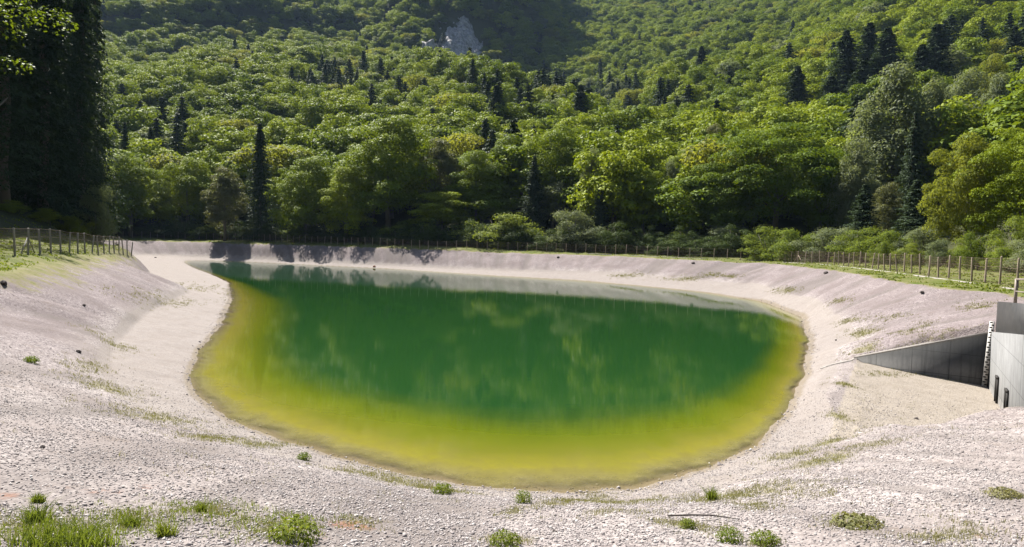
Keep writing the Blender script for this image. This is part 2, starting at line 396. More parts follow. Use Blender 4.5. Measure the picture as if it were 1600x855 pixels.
def mat_leaf(name, c1, c2, tcol, tw=0.4, rough=0.6):
    m, nt, out = new_mat(name); b = NB(nt)
    oi = b.n('ShaderNodeObjectInfo'); tc = b.n('ShaderNodeTexCoord')
    n1 = b.noise(tc.outputs['Object'], 9, 3)
    f = b.math('ADD', b.math('MULTIPLY', n1, 0.8), b.math('MULTIPLY', oi.outputs['Random'], 0.75))
    f = b.math('SUBTRACT', f, 0.3, clamp=True)
    col = b.mix(f, C4(*c1), C4(*c2))
    dif = b.bsdf(col, rough, spec=0.1)
    tl = b.n('ShaderNodeBsdfTranslucent'); nt.links.new(b.mix(0.5, C4(*tcol), b.mix(1.0, col, C4(1.5, 1.4, 0.5), 'MULTIPLY')), tl.inputs[0])
    mx = b.n('ShaderNodeMixShader'); mx.inputs[0].default_value = tw
    nt.links.new(dif.outputs[0], mx.inputs[1]); nt.links.new(tl.outputs[0], mx.inputs[2])
    nt.links.new(mx.outputs[0], out.inputs[0]); return m

def mat_simple(name, c1, c2, scale=6, rough=0.85, stretch=(1, 1, 1), bstr=0.3, bdist=0.01, spec=0.25, metal=0.0):
    m, nt, out = new_mat(name); b = NB(nt)
    tc = b.n('ShaderNodeTexCoord'); mp = b.n('ShaderNodeMapping'); nt.links.new(tc.outputs['Object'], mp.inputs[0]); mp.inputs['Scale'].default_value = stretch
    n1 = b.noise(mp.outputs[0], scale, 6, 0.65)
    p = b.bsdf(b.mix(b.ramp(n1, [(0.3, 0.0), (0.7, 1.0)]), C4(*c1), C4(*c2)), rough, n1, bstr, bdist, spec)
    p.inputs['Metallic'].default_value = metal
    nt.links.new(p.outputs[0], out.inputs[0]); return m

def mat_concrete(name, dark, light, white=None, zlo=-5.4, zhi=-4.4):
    """stained concrete: a paler tide band low on the wall"""
    m, nt, out = new_mat(name); b = NB(nt)
    P = b.pos(); sp = b.n('ShaderNodeSeparateXYZ'); nt.links.new(P, sp.inputs[0])
    mp = b.n('ShaderNodeMapping'); nt.links.new(P, mp.inputs[0]); mp.inputs['Scale'].default_value = (1, 1, 0.5)
    n1 = b.noise(mp.outputs[0], 2.0, 6, 0.7); n2 = b.noise(P, 12, 5, 0.7)
    h = b.math('DIVIDE', b.math('SUBTRACT', sp.outputs[2], zlo), zhi - zlo)
    h = b.math('ADD', h, b.math('MULTIPLY', b.math('SUBTRACT', n1, 0.5), 0.8))
    mp2 = b.n('ShaderNodeMapping'); nt.links.new(P, mp2.inputs[0]); mp2.inputs['Scale'].default_value = (1, 1, 0.08)
    run = b.noise(mp2.outputs[0], 5, 5, 0.7)
    base = b.mix(b.ramp(n1, [(0.3, 0.0), (0.7, 1.0)]), C4(*dark), C4(*[c * 1.5 for c in dark]))
    col = b.mix(b.ramp(h, [(0.55, 1.0), (1.0, 0.0)]), base, C4(*light))
    if white: col = b.mix(b.ramp(h, [(0.05, 1.0), (0.35, 0.0)]), col, C4(*white))  # head wall foot: sunlit white painted into the concrete colour
    col = b.mix(b.math('MULTIPLY', n2, 0.4), col, C4(*[c * 0.6 for c in dark]))
    col = b.mix(b.ramp(run, [(0.5, 0.0), (0.68, 0.6)]), col, C4(*[c * 0.55 for c in dark]))
    jt = b.math('ABSOLUTE', b.math('SUBTRACT', b.math('FRACT', b.math('ADD', b.math('MULTIPLY', sp.outputs[0], 0.95), 0.3)), 0.5))
    jz = b.math('ABSOLUTE', b.math('SUBTRACT', b.math('FRACT', b.math('MULTIPLY', sp.outputs[2], 1.1)), 0.5))
    jj = b.math('MAXIMUM', b.math('LESS_THAN', jt, 0.012), b.math('LESS_THAN', jz, 0.014))
    col = b.mix(b.math('MULTIPLY', jj, 0.55), col, C4(*[c * 0.4 for c in dark]))
    nt.links.new(b.bsdf(col, 0.85, n2, 0.3, 0.01).outputs[0], out.inputs[0]); return m

MG = mat_ground(); MS = mat_stone(); MW = mat_water()
L_beech = mat_leaf('beech_leaf', (0.070, 0.125, 0.010), (0.26, 0.31, 0.017), (0.25, 0.31, 0.012), 0.27)
L_yell = mat_leaf('yellow_green_leaf', (0.11, 0.14, 0.02), (0.20, 0.21, 0.03), (0.30, 0.31, 0.03), 0.5)
L_pale = mat_leaf('pale_leaf', (0.115, 0.145, 0.075), (0.205, 0.23, 0.13), (0.18, 0.22, 0.08), 0.4)
L_brown = mat_leaf('tan_leaf', (0.11, 0.125, 0.055), (0.18, 0.175, 0.085), (0.12, 0.13, 0.04), 0.35)
L_con = mat_leaf('conifer_needle', (0.022, 0.044, 0.020), (0.052, 0.080, 0.036), (0.04, 0.06, 0.015), 0.18)
L_shrub = mat_leaf('shrub_leaf', (0.085, 0.13, 0.02), (0.17, 0.205, 0.035), (0.24, 0.29, 0.03), 0.45)
L_under_shade = mat_leaf('shaded_undergrowth_leaf', (0.03, 0.055, 0.012), (0.07, 0.10, 0.022), (0.08, 0.11, 0.015), 0.25)  # shrub leaf darkened: the understory shade is put into the colour
L_grass = mat_leaf('grass_blade', (0.09, 0.135, 0.02), (0.16, 0.19, 0.03), (0.2, 0.24, 0.03), 0.4)
L_dry = mat_leaf('dry_grass_blade', (0.15, 0.16, 0.06), (0.25, 0.23, 0.12), (0.22, 0.22, 0.08), 0.3)
M_bark = mat_simple('grey_bark', (0.09, 0.075, 0.06), (0.19, 0.17, 0.145), 12, 0.95, (1, 1, 0.25), 0.6, 0.03)
M_wood = mat_simple('weathered_post_wood', (0.2, 0.155, 0.115), (0.38, 0.31, 0.24), 10, 0.9, (1, 1, 0.15))
M_greywood = mat_simple('grey_post_wood', (0.17, 0.16, 0.15), (0.32, 0.30, 0.27), 10, 0.9, (1, 1, 0.15))
M_wire = mat_simple('rusty_wire', (0.10, 0.065, 0.045), (0.18, 0.13, 0.10), 8, 0.7)
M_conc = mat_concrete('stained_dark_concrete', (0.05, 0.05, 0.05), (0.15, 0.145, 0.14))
M_head = mat_concrete('head_wall_concrete', (0.17, 0.17, 0.17), (0.26, 0.26, 0.255), (0.68, 0.66, 0.63), -5.6, -3.9)
M_cope = mat_simple('pale_concrete', (0.16, 0.145, 0.13), (0.28, 0.255, 0.235), 8, 0.9)
M_steel = mat_simple('dark_painted_steel', (0.022, 0.022, 0.024), (0.045, 0.043, 0.042), 3, 0.6, bstr=0.1)
M_galv = mat_simple('galvanised_rail', (0.16, 0.13, 0.11), (0.27, 0.23, 0.2), 8, 0.6, metal=0.2)
M_gauge = mat_simple('gauge_white', (0.55, 0.53, 0.5), (0.72, 0.7, 0.67), 8, 0.6)
M_black = mat_simple('black_mark', (0.02, 0.02, 0.02), (0.04, 0.035, 0.03), 8, 0.7)
M_rock = mat_simple('grey_limestone', (0.10, 0.096, 0.094), (0.42, 0.40, 0.39), 0.45, 0.95, (1, 1, 0.5), 1.0, 1.2)
M_darkrock = mat_simple('dark_stone', (0.035, 0.028, 0.026), (0.08, 0.065, 0.06), 9, 0.9, bstr=0.6, bdist=0.03)

# ------------------------------------------------------------------ ground sheet
az = np.concatenate([np.arange(-180, -50, 2.6), np.arange(-50, -44, 0.5), np.arange(-44, 44, 0.14), np.arange(44, 50, 0.5), np.arange(50, 180.1, 2.6)])
dd = [0.5]
while dd[-1] < 1350: dd.append(dd[-1] * (1.0085 if dd[-1] < 260 else 1.012))
dd = np.array(dd)
AZ, DD = np.meshgrid(np.radians(az), dd, indexing='ij')
GX = (DD * np.sin(AZ)).ravel(); GY = (DD * np.cos(AZ)).ravel()
GZ, I = terrain(GX, GY)
na, nd_ = AZ.shape
ia, idd = np.meshgrid(np.arange(na - 1), np.arange(nd_ - 1), indexing='ij')
b0 = (ia * nd_ + idd).ravel()
quads = np.stack([b0, b0 + 1, b0 + nd_ + 1, b0 + nd_], 1)[:, ::-1]

weed_px = [  # px, py, radius x (px), radius y (px), strength : patches of thin weeds on the gravel
    (690, 766, 26, 9, .9), (630, 752, 40, 9, .7), (560, 738, 40, 6, .5), (400, 694, 70, 7, .6), (330, 684, 40, 6, .7), (240, 652, 50, 12, .6), (165, 606, 40, 12, .6),
    (140, 572, 30, 14, .5), (180, 540, 22, 12, .5), (880, 784, 60, 8, .7), (970, 786, 45, 10, .8), (930, 783, 40, 6, .6), (1130, 778, 40, 12, .8), (1190, 770, 50, 14, .6),
    (1180, 790, 30, 9, .7), (1240, 710, 30, 10, .7), (1290, 718, 40, 12, .8), (1360, 695, 30, 9, .6), (1270, 770, 40, 12, .4), (1330, 818, 50, 10, .8), (1570, 774, 22, 8, .7),
    (1460, 840, 60, 12, .6), (1510, 830, 45, 12, .5), (60, 825, 90, 30, .8), (200, 815, 50, 20, .6), (330, 800, 60, 14, .5), (440, 825, 55, 20, .8), (560, 815, 30, 14, .6),
    (800, 800, 20, 14, .7), (790, 845, 40, 15, .8), (1060, 820, 30, 9, .8), (1120, 830, 40, 10, .5), (1190, 850, 30, 10, .8), (960, 800, 60, 6, .4),
    (1320, 600, 10, 26, .8), (1310, 650, 12, 26, .8), (1300, 690, 16, 14, .8), (1350, 545, 25, 8, .7), (1350, 520, 25, 8, .7), (1330, 500, 25, 6, .6), (1310, 470, 25, 6, .5),
    (1420, 520, 25, 6, .5), (1390, 495, 30, 6, .45), (1440, 510, 14, 5, .5), (1530, 480, 30, 6, .5), (1230, 455, 24, 5, .6), (1140, 432, 16, 4, .7), (1110, 429, 16, 4, .6),
    (1070, 436, 30, 4, .6), (980, 431, 26, 3, .5), (300, 450, 60, 8, .35), (250, 470, 60, 12, .3), (1460, 585, 60, 6, .5), (1380, 585, 40, 4, .5)]
moss_px = [(10, 775, 30, 7, .8), (90, 760, 60, 8, .5), (160, 768, 60, 10, .6), (230, 762, 40, 8, .6), (550, 822, 45, 10, .9), (500, 838, 30, 8, .6), (610, 795, 30, 8, .4),
           (790, 845, 30, 10, .5), (1490, 815, 40, 10, .5), (1530, 838, 40, 10, .5), (640, 775, 14, 5, .6)]
PR = project(np.stack([GX, GY, GZ], 1))
weed = np.zeros(len(GX)); moss = np.zeros(len(GX))
def patch_world(lst, arr, stretch=1.0):
    """each patch becomes an elongated disc lying on the ground"""
    res = []
    for (px, py, rx, ry, s) in lst:
        c = at_ground(px, py); dist = np.linalg.norm(c)
        a = at_ground(px + rx, py); bq = at_ground(px, min(py + ry, 853) if py + ry < 900 else py)
        e1 = (a - c)[:2]; l1 = max(np.linalg.norm(e1), 0.05); e1 /= l1
        l2 = max(abs(float(np.dot((bq - c)[:2], [-e1[1], e1[0]]))), 0.12 * l1, 0.1)
        l1 = min(l1, 1.2 * rx * dist / F * 1.5); l2 = min(l2, 2.5 * l1)
        q = np.stack([GX - c[0], GY - c[1]], 1)
        d2 = (q @ e1 / l1) ** 2 + (q @ np.array([-e1[1], e1[0]]) / l2) ** 2
        np.maximum(arr, s * np.exp(-d2 * 0.8), out=arr)
        res.append((c, e1, l1, l2, s))
    return res
WP = patch_world(weed_px, weed); MP = patch_world(moss_px, moss)

tb, tk, s_, r_, sr_, tr_, rr_, fr_ = I['tb'], I['tk'], I['s'], I['r'], I['sr'], I['tr'], I['rr'], I['fr']
beach = np.where(r_ < tr_, 1.0, sstep(1.2, 0.0, r_ - tr_)) * 1.0
wet = sstep(0.9, 0.0, r_ - sr_) * sstep(-1.2, -0.1, r_ - sr_)
lsh = sstep(-8, -22, GX) * sstep(14, 28, GY) * sstep(120, 70, GY)
grass = sstep(-0.6 - 3.5 * lsh, 1.2 + 2.5 * lsh, r_ - rr_ + 1.1 * lsh)
near = sstep(14, 4, I['d'])
lowr = (I['ax'] > 0.1)
grass = grass * (1 - 0.35 * near)
arc = I['th'] * rr_
streak = sstep(-0.02, 0.34, fbm(arc / 2.3 + 0.25 * vnoise(arc / 5, r_ / 4), arc * 0 + r_ / 26, 3) * -1) * sstep(0.0, 0.2, tk) * (r_ < rr_) * 0.7
streak = np.maximum(streak, 0.6 * sstep(0.15, 0.5, fbm(arc / 0.9, r_ / 9, 3)) * sstep(0.0, 0.15, tk) * (r_ < rr_))
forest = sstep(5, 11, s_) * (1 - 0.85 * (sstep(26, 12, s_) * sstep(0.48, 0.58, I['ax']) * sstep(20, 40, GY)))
apron = I['ins'].astype(float)
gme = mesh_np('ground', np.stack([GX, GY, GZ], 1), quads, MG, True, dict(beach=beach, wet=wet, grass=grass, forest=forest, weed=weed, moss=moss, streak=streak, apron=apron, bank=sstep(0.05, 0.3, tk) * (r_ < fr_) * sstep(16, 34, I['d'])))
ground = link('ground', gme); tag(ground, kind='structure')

# ------------------------------------------------------------------ water
th = np.linspace(-math.pi, math.pi, 1441)[:-1]
fr_list = np.concatenate([np.linspace(0, 0.8, 40), np.linspace(0.8, 1.04, 90)[1:]])
T2, Q2 = np.meshgrid(th, fr_list, indexing='ij')
rr2 = np.interp(T2, TH, S_R) * Q2
WX = (CX + rr2 * np.cos(T2)).ravel(); WY = (CY + rr2 * np.sin(T2)).ravel()
WZt, _ = terrain(WX, WY)
n1, n2 = T2.shape
i1, i2 = np.meshgrid(np.arange(n1), np.arange(n2 - 1), indexing='ij')
a0 = (i1 * n2 + i2).ravel(); a1 = (((i1 + 1) % n1) * n2 + i2).ravel()
wq = np.stack([a0, a0 + 1, a1 + 1, a1], 1)
wme = mesh_np('water', np.stack([WX, WY, np.full(len(WX), -HW)], 1), wq, MW, True, dict(depth=np.maximum(-HW - WZt, 0)))
tag(link('water', wme), kind='structure')

# ------------------------------------------------------------------ loose gravel in the near bank
def loose_gravel():
    n = 900000
    a = np.radians(rng.uniform(-43, 43, n)); d = np.sqrt(rng.uniform(3.0 ** 2, 30.0 ** 2, n))
    keep0 = rng.random(n) < np.clip((6.5 / d) ** 1.3, 0, 1) * sstep(30, 20, d)
    a, d = a[keep0], d[keep0]
    x = d * np.sin(a); y = d * np.cos(a)
    n_s = 9000; ths = rng.uniform(-math.pi, math.pi, n_s); rs = np.interp(ths, TH, S_R) + rng.normal(0.05, 0.32, n_s)
    xs_, ys_ = CX + rs * np.cos(ths), CY + rs * np.sin(ths); ks = (ys_ < 75) & (rng.random(n_s) < 0.45 + 1.1 * vnoise(ths * 22, ths * 0 + 2))
    xs_, ys_ = xs_[ks], ys_[ks]
    z, J = terrain(x, y)
    k = (J['r'] > J['sr'] + 0.15) & ((J['r'] < J['rr'] + 1.5) | (d < 9))
    k &= rng.random(len(x)) < 0.6 + 0.8 * fbm(x / 0.8, y / 0.8, 3)
    x, y, z = x[k], y[k], z[k]
    n0 = len(x); zs_, _ = terrain(xs_, ys_); x, y, z = np.concatenate([x, xs_]), np.concatenate([y, ys_]), np.concatenate([z, zs_]); n = len(x)
    size = np.clip(rng.lognormal(math.log(0.0098), 0.36, n), 0.005, 0.03)
    size[n0:] *= 2.1
    cube = np.array([[-1, -1, -1], [1, -1, -1], [1, 1, -1], [-1, 1, -1], [-1, -1, 1], [1, -1, 1], [1, 1, 1], [-1, 1, 1]], float)
    V = cube[None] * rng.uniform(0.45, 1.0, (n, 8, 1)) * np.array([1.1, 0.85, 0.6]) + rng.normal(0, 0.12, (n, 8, 3))
    ang = rng.uniform(0, 2 * math.pi, n); t = rng.normal(0, 0.35, n)
    c, s = np.cos(ang), np.sin(ang); ct, st = np.cos(t), np.sin(t)
    X = V[..., 0] * ct[:, None] - V[..., 2] * st[:, None]; Zv = V[..., 0] * st[:, None] + V[..., 2] * ct[:, None]; Y = V[..., 1]
    X, Y = X * c[:, None] - Y * s[:, None], X * s[:, None] + Y * c[:, None]
    V = np.stack([X, Y, Zv], -1) * size[:, None, None]
    V += np.stack([x, y, z + size * 0.2], 1)[:, None, :]
    fq = np.array([[0, 3, 2, 1], [4, 5, 6, 7], [0, 1, 5, 4], [1, 2, 6, 5], [2, 3, 7, 6], [3, 0, 4, 7]])
    Fq = (fq[None] + 8 * np.arange(n)[:, None, None]).reshape(-1, 4)
    o = link('gravel', mesh_np('gravel', V.reshape(-1, 3), Fq, MS)); tag(o, kind='stuff')
loose_gravel()

# ------------------------------------------------------------------ grass blades
def blades(x, y, z, h, width, lean=0.5):
    n = len(x); an = rng.uniform(0, 2 * math.pi, n); la = rng.uniform(0, 2 * math.pi, n); le = np.abs(rng.normal(0, lean, n)) * h
    wv = np.stack([np.cos(an), np.sin(an), 0 * an], 1) * (width * rng.uniform(0.6, 1.3, n))[:, None]
    b = np.stack([x, y, z - 0.01], 1); lv = np.stack([np.cos(la), np.sin(la), 0 * la], 1)
    m = b + lv * (le * 0.3)[:, None]; m[:, 2] += h * 0.6
    t = b + lv * le[:, None]; t[:, 2] += h
    V = np.stack([b - wv, b + wv, m + wv * 0.7, m - wv * 0.7, t], 1).reshape(-1, 3)
    i = 5 * np.arange(n)[:, None]
    return V, i + np.array([[0, 1, 2, 3]]), i + np.array([[3, 2, 4]])
def tufts(cx, cy, nb, rad, hmean, width):
    x = (cx[:, None] + rng.normal(0, 1, (len(cx), nb)) * rad[:, None]).ravel(); y = (cy[:, None] + rng.normal(0, 1, (len(cx), nb)) * rad[:, None]).ravel()
    h = (hmean[:, None] * rng.uniform(0.5, 1.3, (len(cx), nb))).ravel()
    z, _ = terrain(x, y)
    return blades(x, y, z, h, width)
def grass_stuff():
    # turf on the berm
    n = 80000
    a = np.radians(rng.uniform(-44, 44, n)); d = np.exp(rng.uniform(math.log(3.2), math.log(190), n))
    x = d * np.sin(a); y = d * np.cos(a); z, J = terrain(x, y)
    k = (J['r'] > J['rr'] + 0.4) & (J['s'] < 14) & (rng.random(n) < np.clip(0.55 + 0.9 * fbm(x / 2, y / 2, 3), 0, 1)) & (d > 12)
    x, y, d = x[k], y[k], d[k]
    V, q, t = tufts(x, y, 5, 0.02 * np.sqrt(d), 0.05 + 0.0012 * d, 0.008 + 0.0005 * d.mean())
    me = mesh_np('grass', V, [t, q], L_grass); tag(link('grass', me), kind='stuff')
    # thin weeds growing in the gravel patches
    Vs, qs, ts, off = [], [], [], 0
    grn = [(w_, p_) for w_, p_ in zip(WP, weed_px) if p_[1] > 790 and p_[0] < 480]
    V2 = []; q2 = []; t2 = []; o2 = 0
    for (c, e1, l1, l2, s), _p in grn:
        dist = np.linalg.norm(c); m = 210
        g = rng.normal(0, 0.75, (m, 2)) * [l1, l2]
        x = c[0] + g[:, 0] * e1[0] - g[:, 1] * e1[1]; y = c[1] + g[:, 0] * e1[1] + g[:, 1] * e1[0]
        V, q, t = tufts(x, y, 8, np.full(m, 0.04), rng.lognormal(math.log(0.04), 0.5, m), 0.004)
        V2.append(V); q2.append(q + o2); t2.append(t + o2); o2 += len(V)
    me = mesh_np('low_weeds', np.concatenate(V2), [np.concatenate(t2), np.concatenate(q2)], L_grass); tag(link('low_weeds', me), kind='stuff')
    for (c, e1, l1, l2, s) in WP:
        dist = np.linalg.norm(c); m = int(min(260, 26 + 900 * l1 * l2 * s / max(dist / 6, 1)))
        g = rng.normal(0, 0.6, (m, 2)) * [l1, l2]
        x = c[0] + g[:, 0] * e1[0] - g[:, 1] * e1[1]; y = c[1] + g[:, 0] * e1[1] + g[:, 1] * e1[0]
        V, q, t = tufts(x, y, 7, np.full(m, 0.035 + 0.001 * dist), np.full(m, 0.045 + 0.0012 * dist), 0.0022 + 0.00016 * dist)
        Vs.append(V); qs.append(q + off); ts.append(t + off); off += len(V)
    m = 5200; a_ = np.radians(rng.uniform(-42, 42, m)); d_ = np.sqrt(rng.uniform(9, 34 ** 2, m)); x = d_ * np.sin(a_); y = d_ * np.cos(a_); _z, J = terrain(x, y)
    kk = (J['r'] > J['tr'] - 0.6) & (fbm(x / 2.6 + 5, y / 2.6, 4) > 0.16); x, y = x[kk], y[kk]; m = len(x)
    V, q, t = tufts(x, y, 6, np.full(m, 0.05), rng.lognormal(math.log(0.045), 0.45, m), 0.0035)
    Vs.append(V); qs.append(q + off); ts.append(t + off); off += len(V)
    me = mesh_np('thin_weeds', np.concatenate(Vs), [np.concatenate(ts), np.concatenate(qs)], L_dry); tag(link('thin_weeds', me), kind='stuff')
grass_stuff()

# ------------------------------------------------------------------ tree prototypes (unit height)
def leaf_quads(P, N, size, aspect, g, Tn=None):
    n = len(P); N = N / (np.linalg.norm(N, axis=1, keepdims=True) + 1e-9)
    t = g.normal(0, 1, (n, 3)) if Tn is None else Tn + g.normal(0, 0.3, (n, 3)); t -= (t * N).sum(1, keepdims=True) * N; t /= np.linalg.norm(t, axis=1, keepdims=True) + 1e-9
    b = np.cross(N, t); s = (size * g.uniform(0.6, 1.35, n))[:, None]
    bend = N * s * 0.25
    V = np.stack([P - t * s, P - b * s * aspect + bend, P + t * s, P + b * s * aspect + bend], 1).reshape(-1, 3)
    return V, (4 * np.arange(n)[:, None] + np.array([[0, 1, 2, 3]]))
def broadleaf(name, seed, mat, nleaf, leaf, R=0.36, z0=0.25, lobes=34, lobe=0.11, top=0.5, spray=0.0, droop=0.0, inner=0.15, vary=0.0):
    g = np.random.default_rng(seed)
    # lobe centres on an egg-shaped shell
    u = g.uniform(-0.85, 1, lobes); ph = np.arange(lobes) * 2.399 + g.uniform(0, 0.8, lobes)
    rad = np.where(u > 0, np.sqrt(np.clip(1 - u * u, 0.02, 1)), np.sqrt(np.clip(1 - np.abs(u) ** 4, 0.02, 1))); zc = 0.5 * (1 + z0); hz = 0.5 * (1 - z0)
    prof = np.where(u > 0, 1 - top * u ** 2 * 0.5, 1 - 0.15 * u ** 2)
    k = g.uniform(0.55 - 0.3 * vary, 1.04 + 0.3 * vary, lobes)
    Cc = np.stack([np.cos(ph) * rad * R * prof * k, np.sin(ph) * rad * R * prof * k, zc + u * hz * (0.86 * k + 0.1)], 1)
    lr = lobe * g.uniform(0.65 - 0.3 * vary, 1.35 + 0.3 * vary, lobes)
    w = lr ** 2; idx = g.choice(lobes, nleaf, p=w / w.sum())
    dirs = g.normal(0, 1, (nleaf, 3)); dirs /= np.linalg.norm(dirs, axis=1, keepdims=True)
    dirs[:, 2] = np.where(g.random(nleaf) < 0.65, np.abs(dirs[:, 2]), dirs[:, 2])
    rr = lr[idx] * np.where(g.random(nleaf) < 0.8 - 0.4 * vary, g.uniform(0.82, 1.08, nleaf), g.uniform(0.3, 1.25 + 0.45 * vary, nleaf))
    sq = np.array([1.0, 1.0, 0.72 if spray == 0 else 0.72 - 0.42 * spray])
    P = Cc[idx] + dirs * rr[:, None] * sq
    if droop: P[:, 2] -= droop * g.uniform(0, 1, nleaf) ** 2 * lobe * 2
    N = dirs * (0.8 - 0.5 * spray) + np.array([0, 0, 0.45 + 0.6 * spray]) + g.normal(0, 0.42, (nleaf, 3))
    if inner:
        m = int(nleaf * inner); q = g.normal(0, 1, (m, 3)); q /= np.linalg.norm(q, axis=1, keepdims=True)
        q *= g.uniform(0.2, 0.72, (m, 1)); Pi = np.stack([q[:, 0] * R, q[:, 1] * R, zc + q[:, 2] * hz], 1)
        P = np.concatenate([P, Pi]); N = np.concatenate([N, q + g.normal(0, 0.6, (m, 3))])
    V, Fq = leaf_quads(P, N, leaf, 0.62, g)
    return mesh_np(name, V, Fq, mat)
def conifer(name, seed, mat, levels, nb, nq, R=0.16, z0=0.08, leaf=0.016, droop=0.35):
    g = np.random.default_rng(seed); Ps, Ns, Ts = [], [], []
    for L in range(levels):
        f = L / levels; z = z0 + (1 - z0) * f ** 0.92
        Rl = R * (1 - f) ** 0.85 * g.uniform(0.75, 1.15) + 0.006
        for k in range(nb):
            a = k * 2 * math.pi / nb + L * 1.1 + g.uniform(-0.3, 0.3); rl = Rl * g.uniform(0.45, 1.22)
            t = g.uniform(0.04, 1, nq) ** 0.6; wdt = 0.36 * rl * (1 - 0.55 * t) + 0.003
            side_ = g.uniform(-1, 1, nq) * wdt
            x = np.cos(a) * rl * t - np.sin(a) * side_; y = np.sin(a) * rl * t + np.cos(a) * side_
            zz = z - droop * rl * t ** 1.4 + 0.1 * rl * t ** 3 - np.abs(side_) * 0.5 - g.uniform(0, 0.012, nq)
            Ps.append(np.stack([x, y, zz], 1))
            sg = np.sign(side_) * 0.9
            Ts.append(np.stack([np.cos(a) - np.sin(a) * sg, np.sin(a) + np.cos(a) * sg, -0.55 - 0.3 * t], 1))
            Ns.append(np.stack([np.cos(a) * 0.5 + 0 * t, np.sin(a) * 0.5 + 0 * t, 0.8 + 0 * t], 1) + g.normal(0, 0.4, (nq, 3)))
    P = np.concatenate(Ps); N = np.concatenate(Ns); Tt_ = np.concatenate(Ts)
    m = int(len(P) * 0.12); f = g.uniform(0, 1, m); a = g.uniform(0, 6.28, m); q = R * (1 - f) * 0.45 * g.uniform(0.1, 1, m)
    P = np.concatenate([P, np.stack([np.cos(a) * q, np.sin(a) * q, z0 + (1 - z0) * f * 0.97], 1)]); N = np.concatenate([N, g.normal(0, 1, (m, 3))]); Tt_ = np.concatenate([Tt_, g.normal(0, 1, (m, 3))])
    V, Fq = leaf_quads(P, N, leaf, 0.34, g, Tt_)
    return mesh_np(name, V, Fq, mat)
def trunk_mesh(name, seed, mat, r=0.022, top=0.7, limbs=7, reach=0.2):
    g = np.random.default_rng(seed); mb = MB()
    zs = np.linspace(-0.04, top, 7); off = np.cumsum(g.normal(0, 0.006, (7, 2)), 0)
    mb.tube(np.stack([off[:, 0], off[:, 1], zs], 1), r * np.array([1.35, 1.0, 0.9, 0.75, 0.6, 0.4, 0.15]), 8)
    for k in range(limbs):
        f = g.uniform(0.35, 0.9); i = f * 6; j = int(i); p = np.array([*(off[j]), zs[j] + (zs[1] - zs[0]) * (i - j)])
        a = k * 2.4; L = reach * g.uniform(0.6, 1.1)
        q = [p, p + [math.cos(a) * L * 0.5, math.sin(a) * L * 0.5, L * 0.35], p + [math.cos(a) * L, math.sin(a) * L, L * 0.85]]
        mb.tube(q, r * 0.42 * (1.1 - f) * np.array([1.3, 0.9, 0.3]), 5)
    return mb.mesh(name, mat, True)
def stems_mesh(name, seed, mat):
    g = np.random.default_rng(seed); mb = MB()
    for k in range(7):
        a = k * 0.9 + g.uniform(0, .4); L = g.uniform(0.5, 0.8)
        mb.tube([[0.04 * math.cos(a), 0.04 * math.sin(a), -0.05], [0.16 * math.cos(a), 0.16 * math.sin(a), L * 0.5], [0.3 * math.cos(a), 0.3 * math.sin(a), L]], [0.018, 0.013, 0.005], 5)
    return mb.mesh(name, mat, True)

PRO = {}
PRO['beech'] = [broadleaf('beech_crown', 11 + k, L_beech, 30000, 0.0086, R=0.37, z0=0.04, lobes=80, lobe=0.088, spray=0.12, inner=0.2) for k in range(3)]
PRO['yellow'] = [broadleaf('yellow_green_crown', 31 + k, L_yell, 32000, 0.0084, R=0.42, z0=0.04, lobes=84, lobe=0.09, spray=0.3, inner=0.2) for k in range(2)]
PRO['layered'] = [broadleaf('layered_crown', 41, L_beech, 36000, 0.0080, R=0.46, z0=0.03, lobes=120, lobe=0.095, spray=0.6, inner=0.18)]
PRO['spray'] = [broadleaf('spray_crown', 45, L_beech, 3600, 0.0080, R=0.34, z0=0.42, lobes=26, lobe=0.085, spray=0.9, inner=0.03)]
PRO['pale'] = [broadleaf('pale_crown', 51 + k, L_pale, 20000, 0.0095, R=0.27, z0=0.05, lobes=90, lobe=0.066, top=0.9, droop=0.9, inner=0.2) for k in range(2)]
PRO['tan'] = [broadleaf('tan_crown', 61, L_brown, 20000, 0.0095, R=0.33, z0=0.05, lobes=80, lobe=0.075, top=0.8, inner=0.2)]
PRO['spruce'] = [conifer('spruce_crown', 71 + k, L_con, 34, 12, 36, R=0.21, z0=0.06, leaf=0.0105) for k in range(2)]
PRO['tallspruce'] = [conifer('spruce_crown', 171 + k, L_con, 36, 12, 62, R=0.165, z0=0.10, leaf=0.0062, droop=0.55) for k in range(2)]
PRO['shrub'] = [broadleaf('shrub_crown', 81 + k, L_shrub, 13000, 0.0155, R=0.62, z0=-0.05, lobes=34, lobe=0.15, vary=0.6) for k in range(2)]
PRO['paleshrub'] = [broadleaf('pale_shrub_crown', 91, L_pale, 13000, 0.0145, R=0.5, z0=-0.05, lobes=34, lobe=0.14, vary=0.6)]
PRO['undershrub'] = [broadleaf('undergrowth_crown', 95, L_under_shade, 11000, 0.0155, R=0.62, z0=-0.05, lobes=34, lobe=0.15, vary=0.6)]
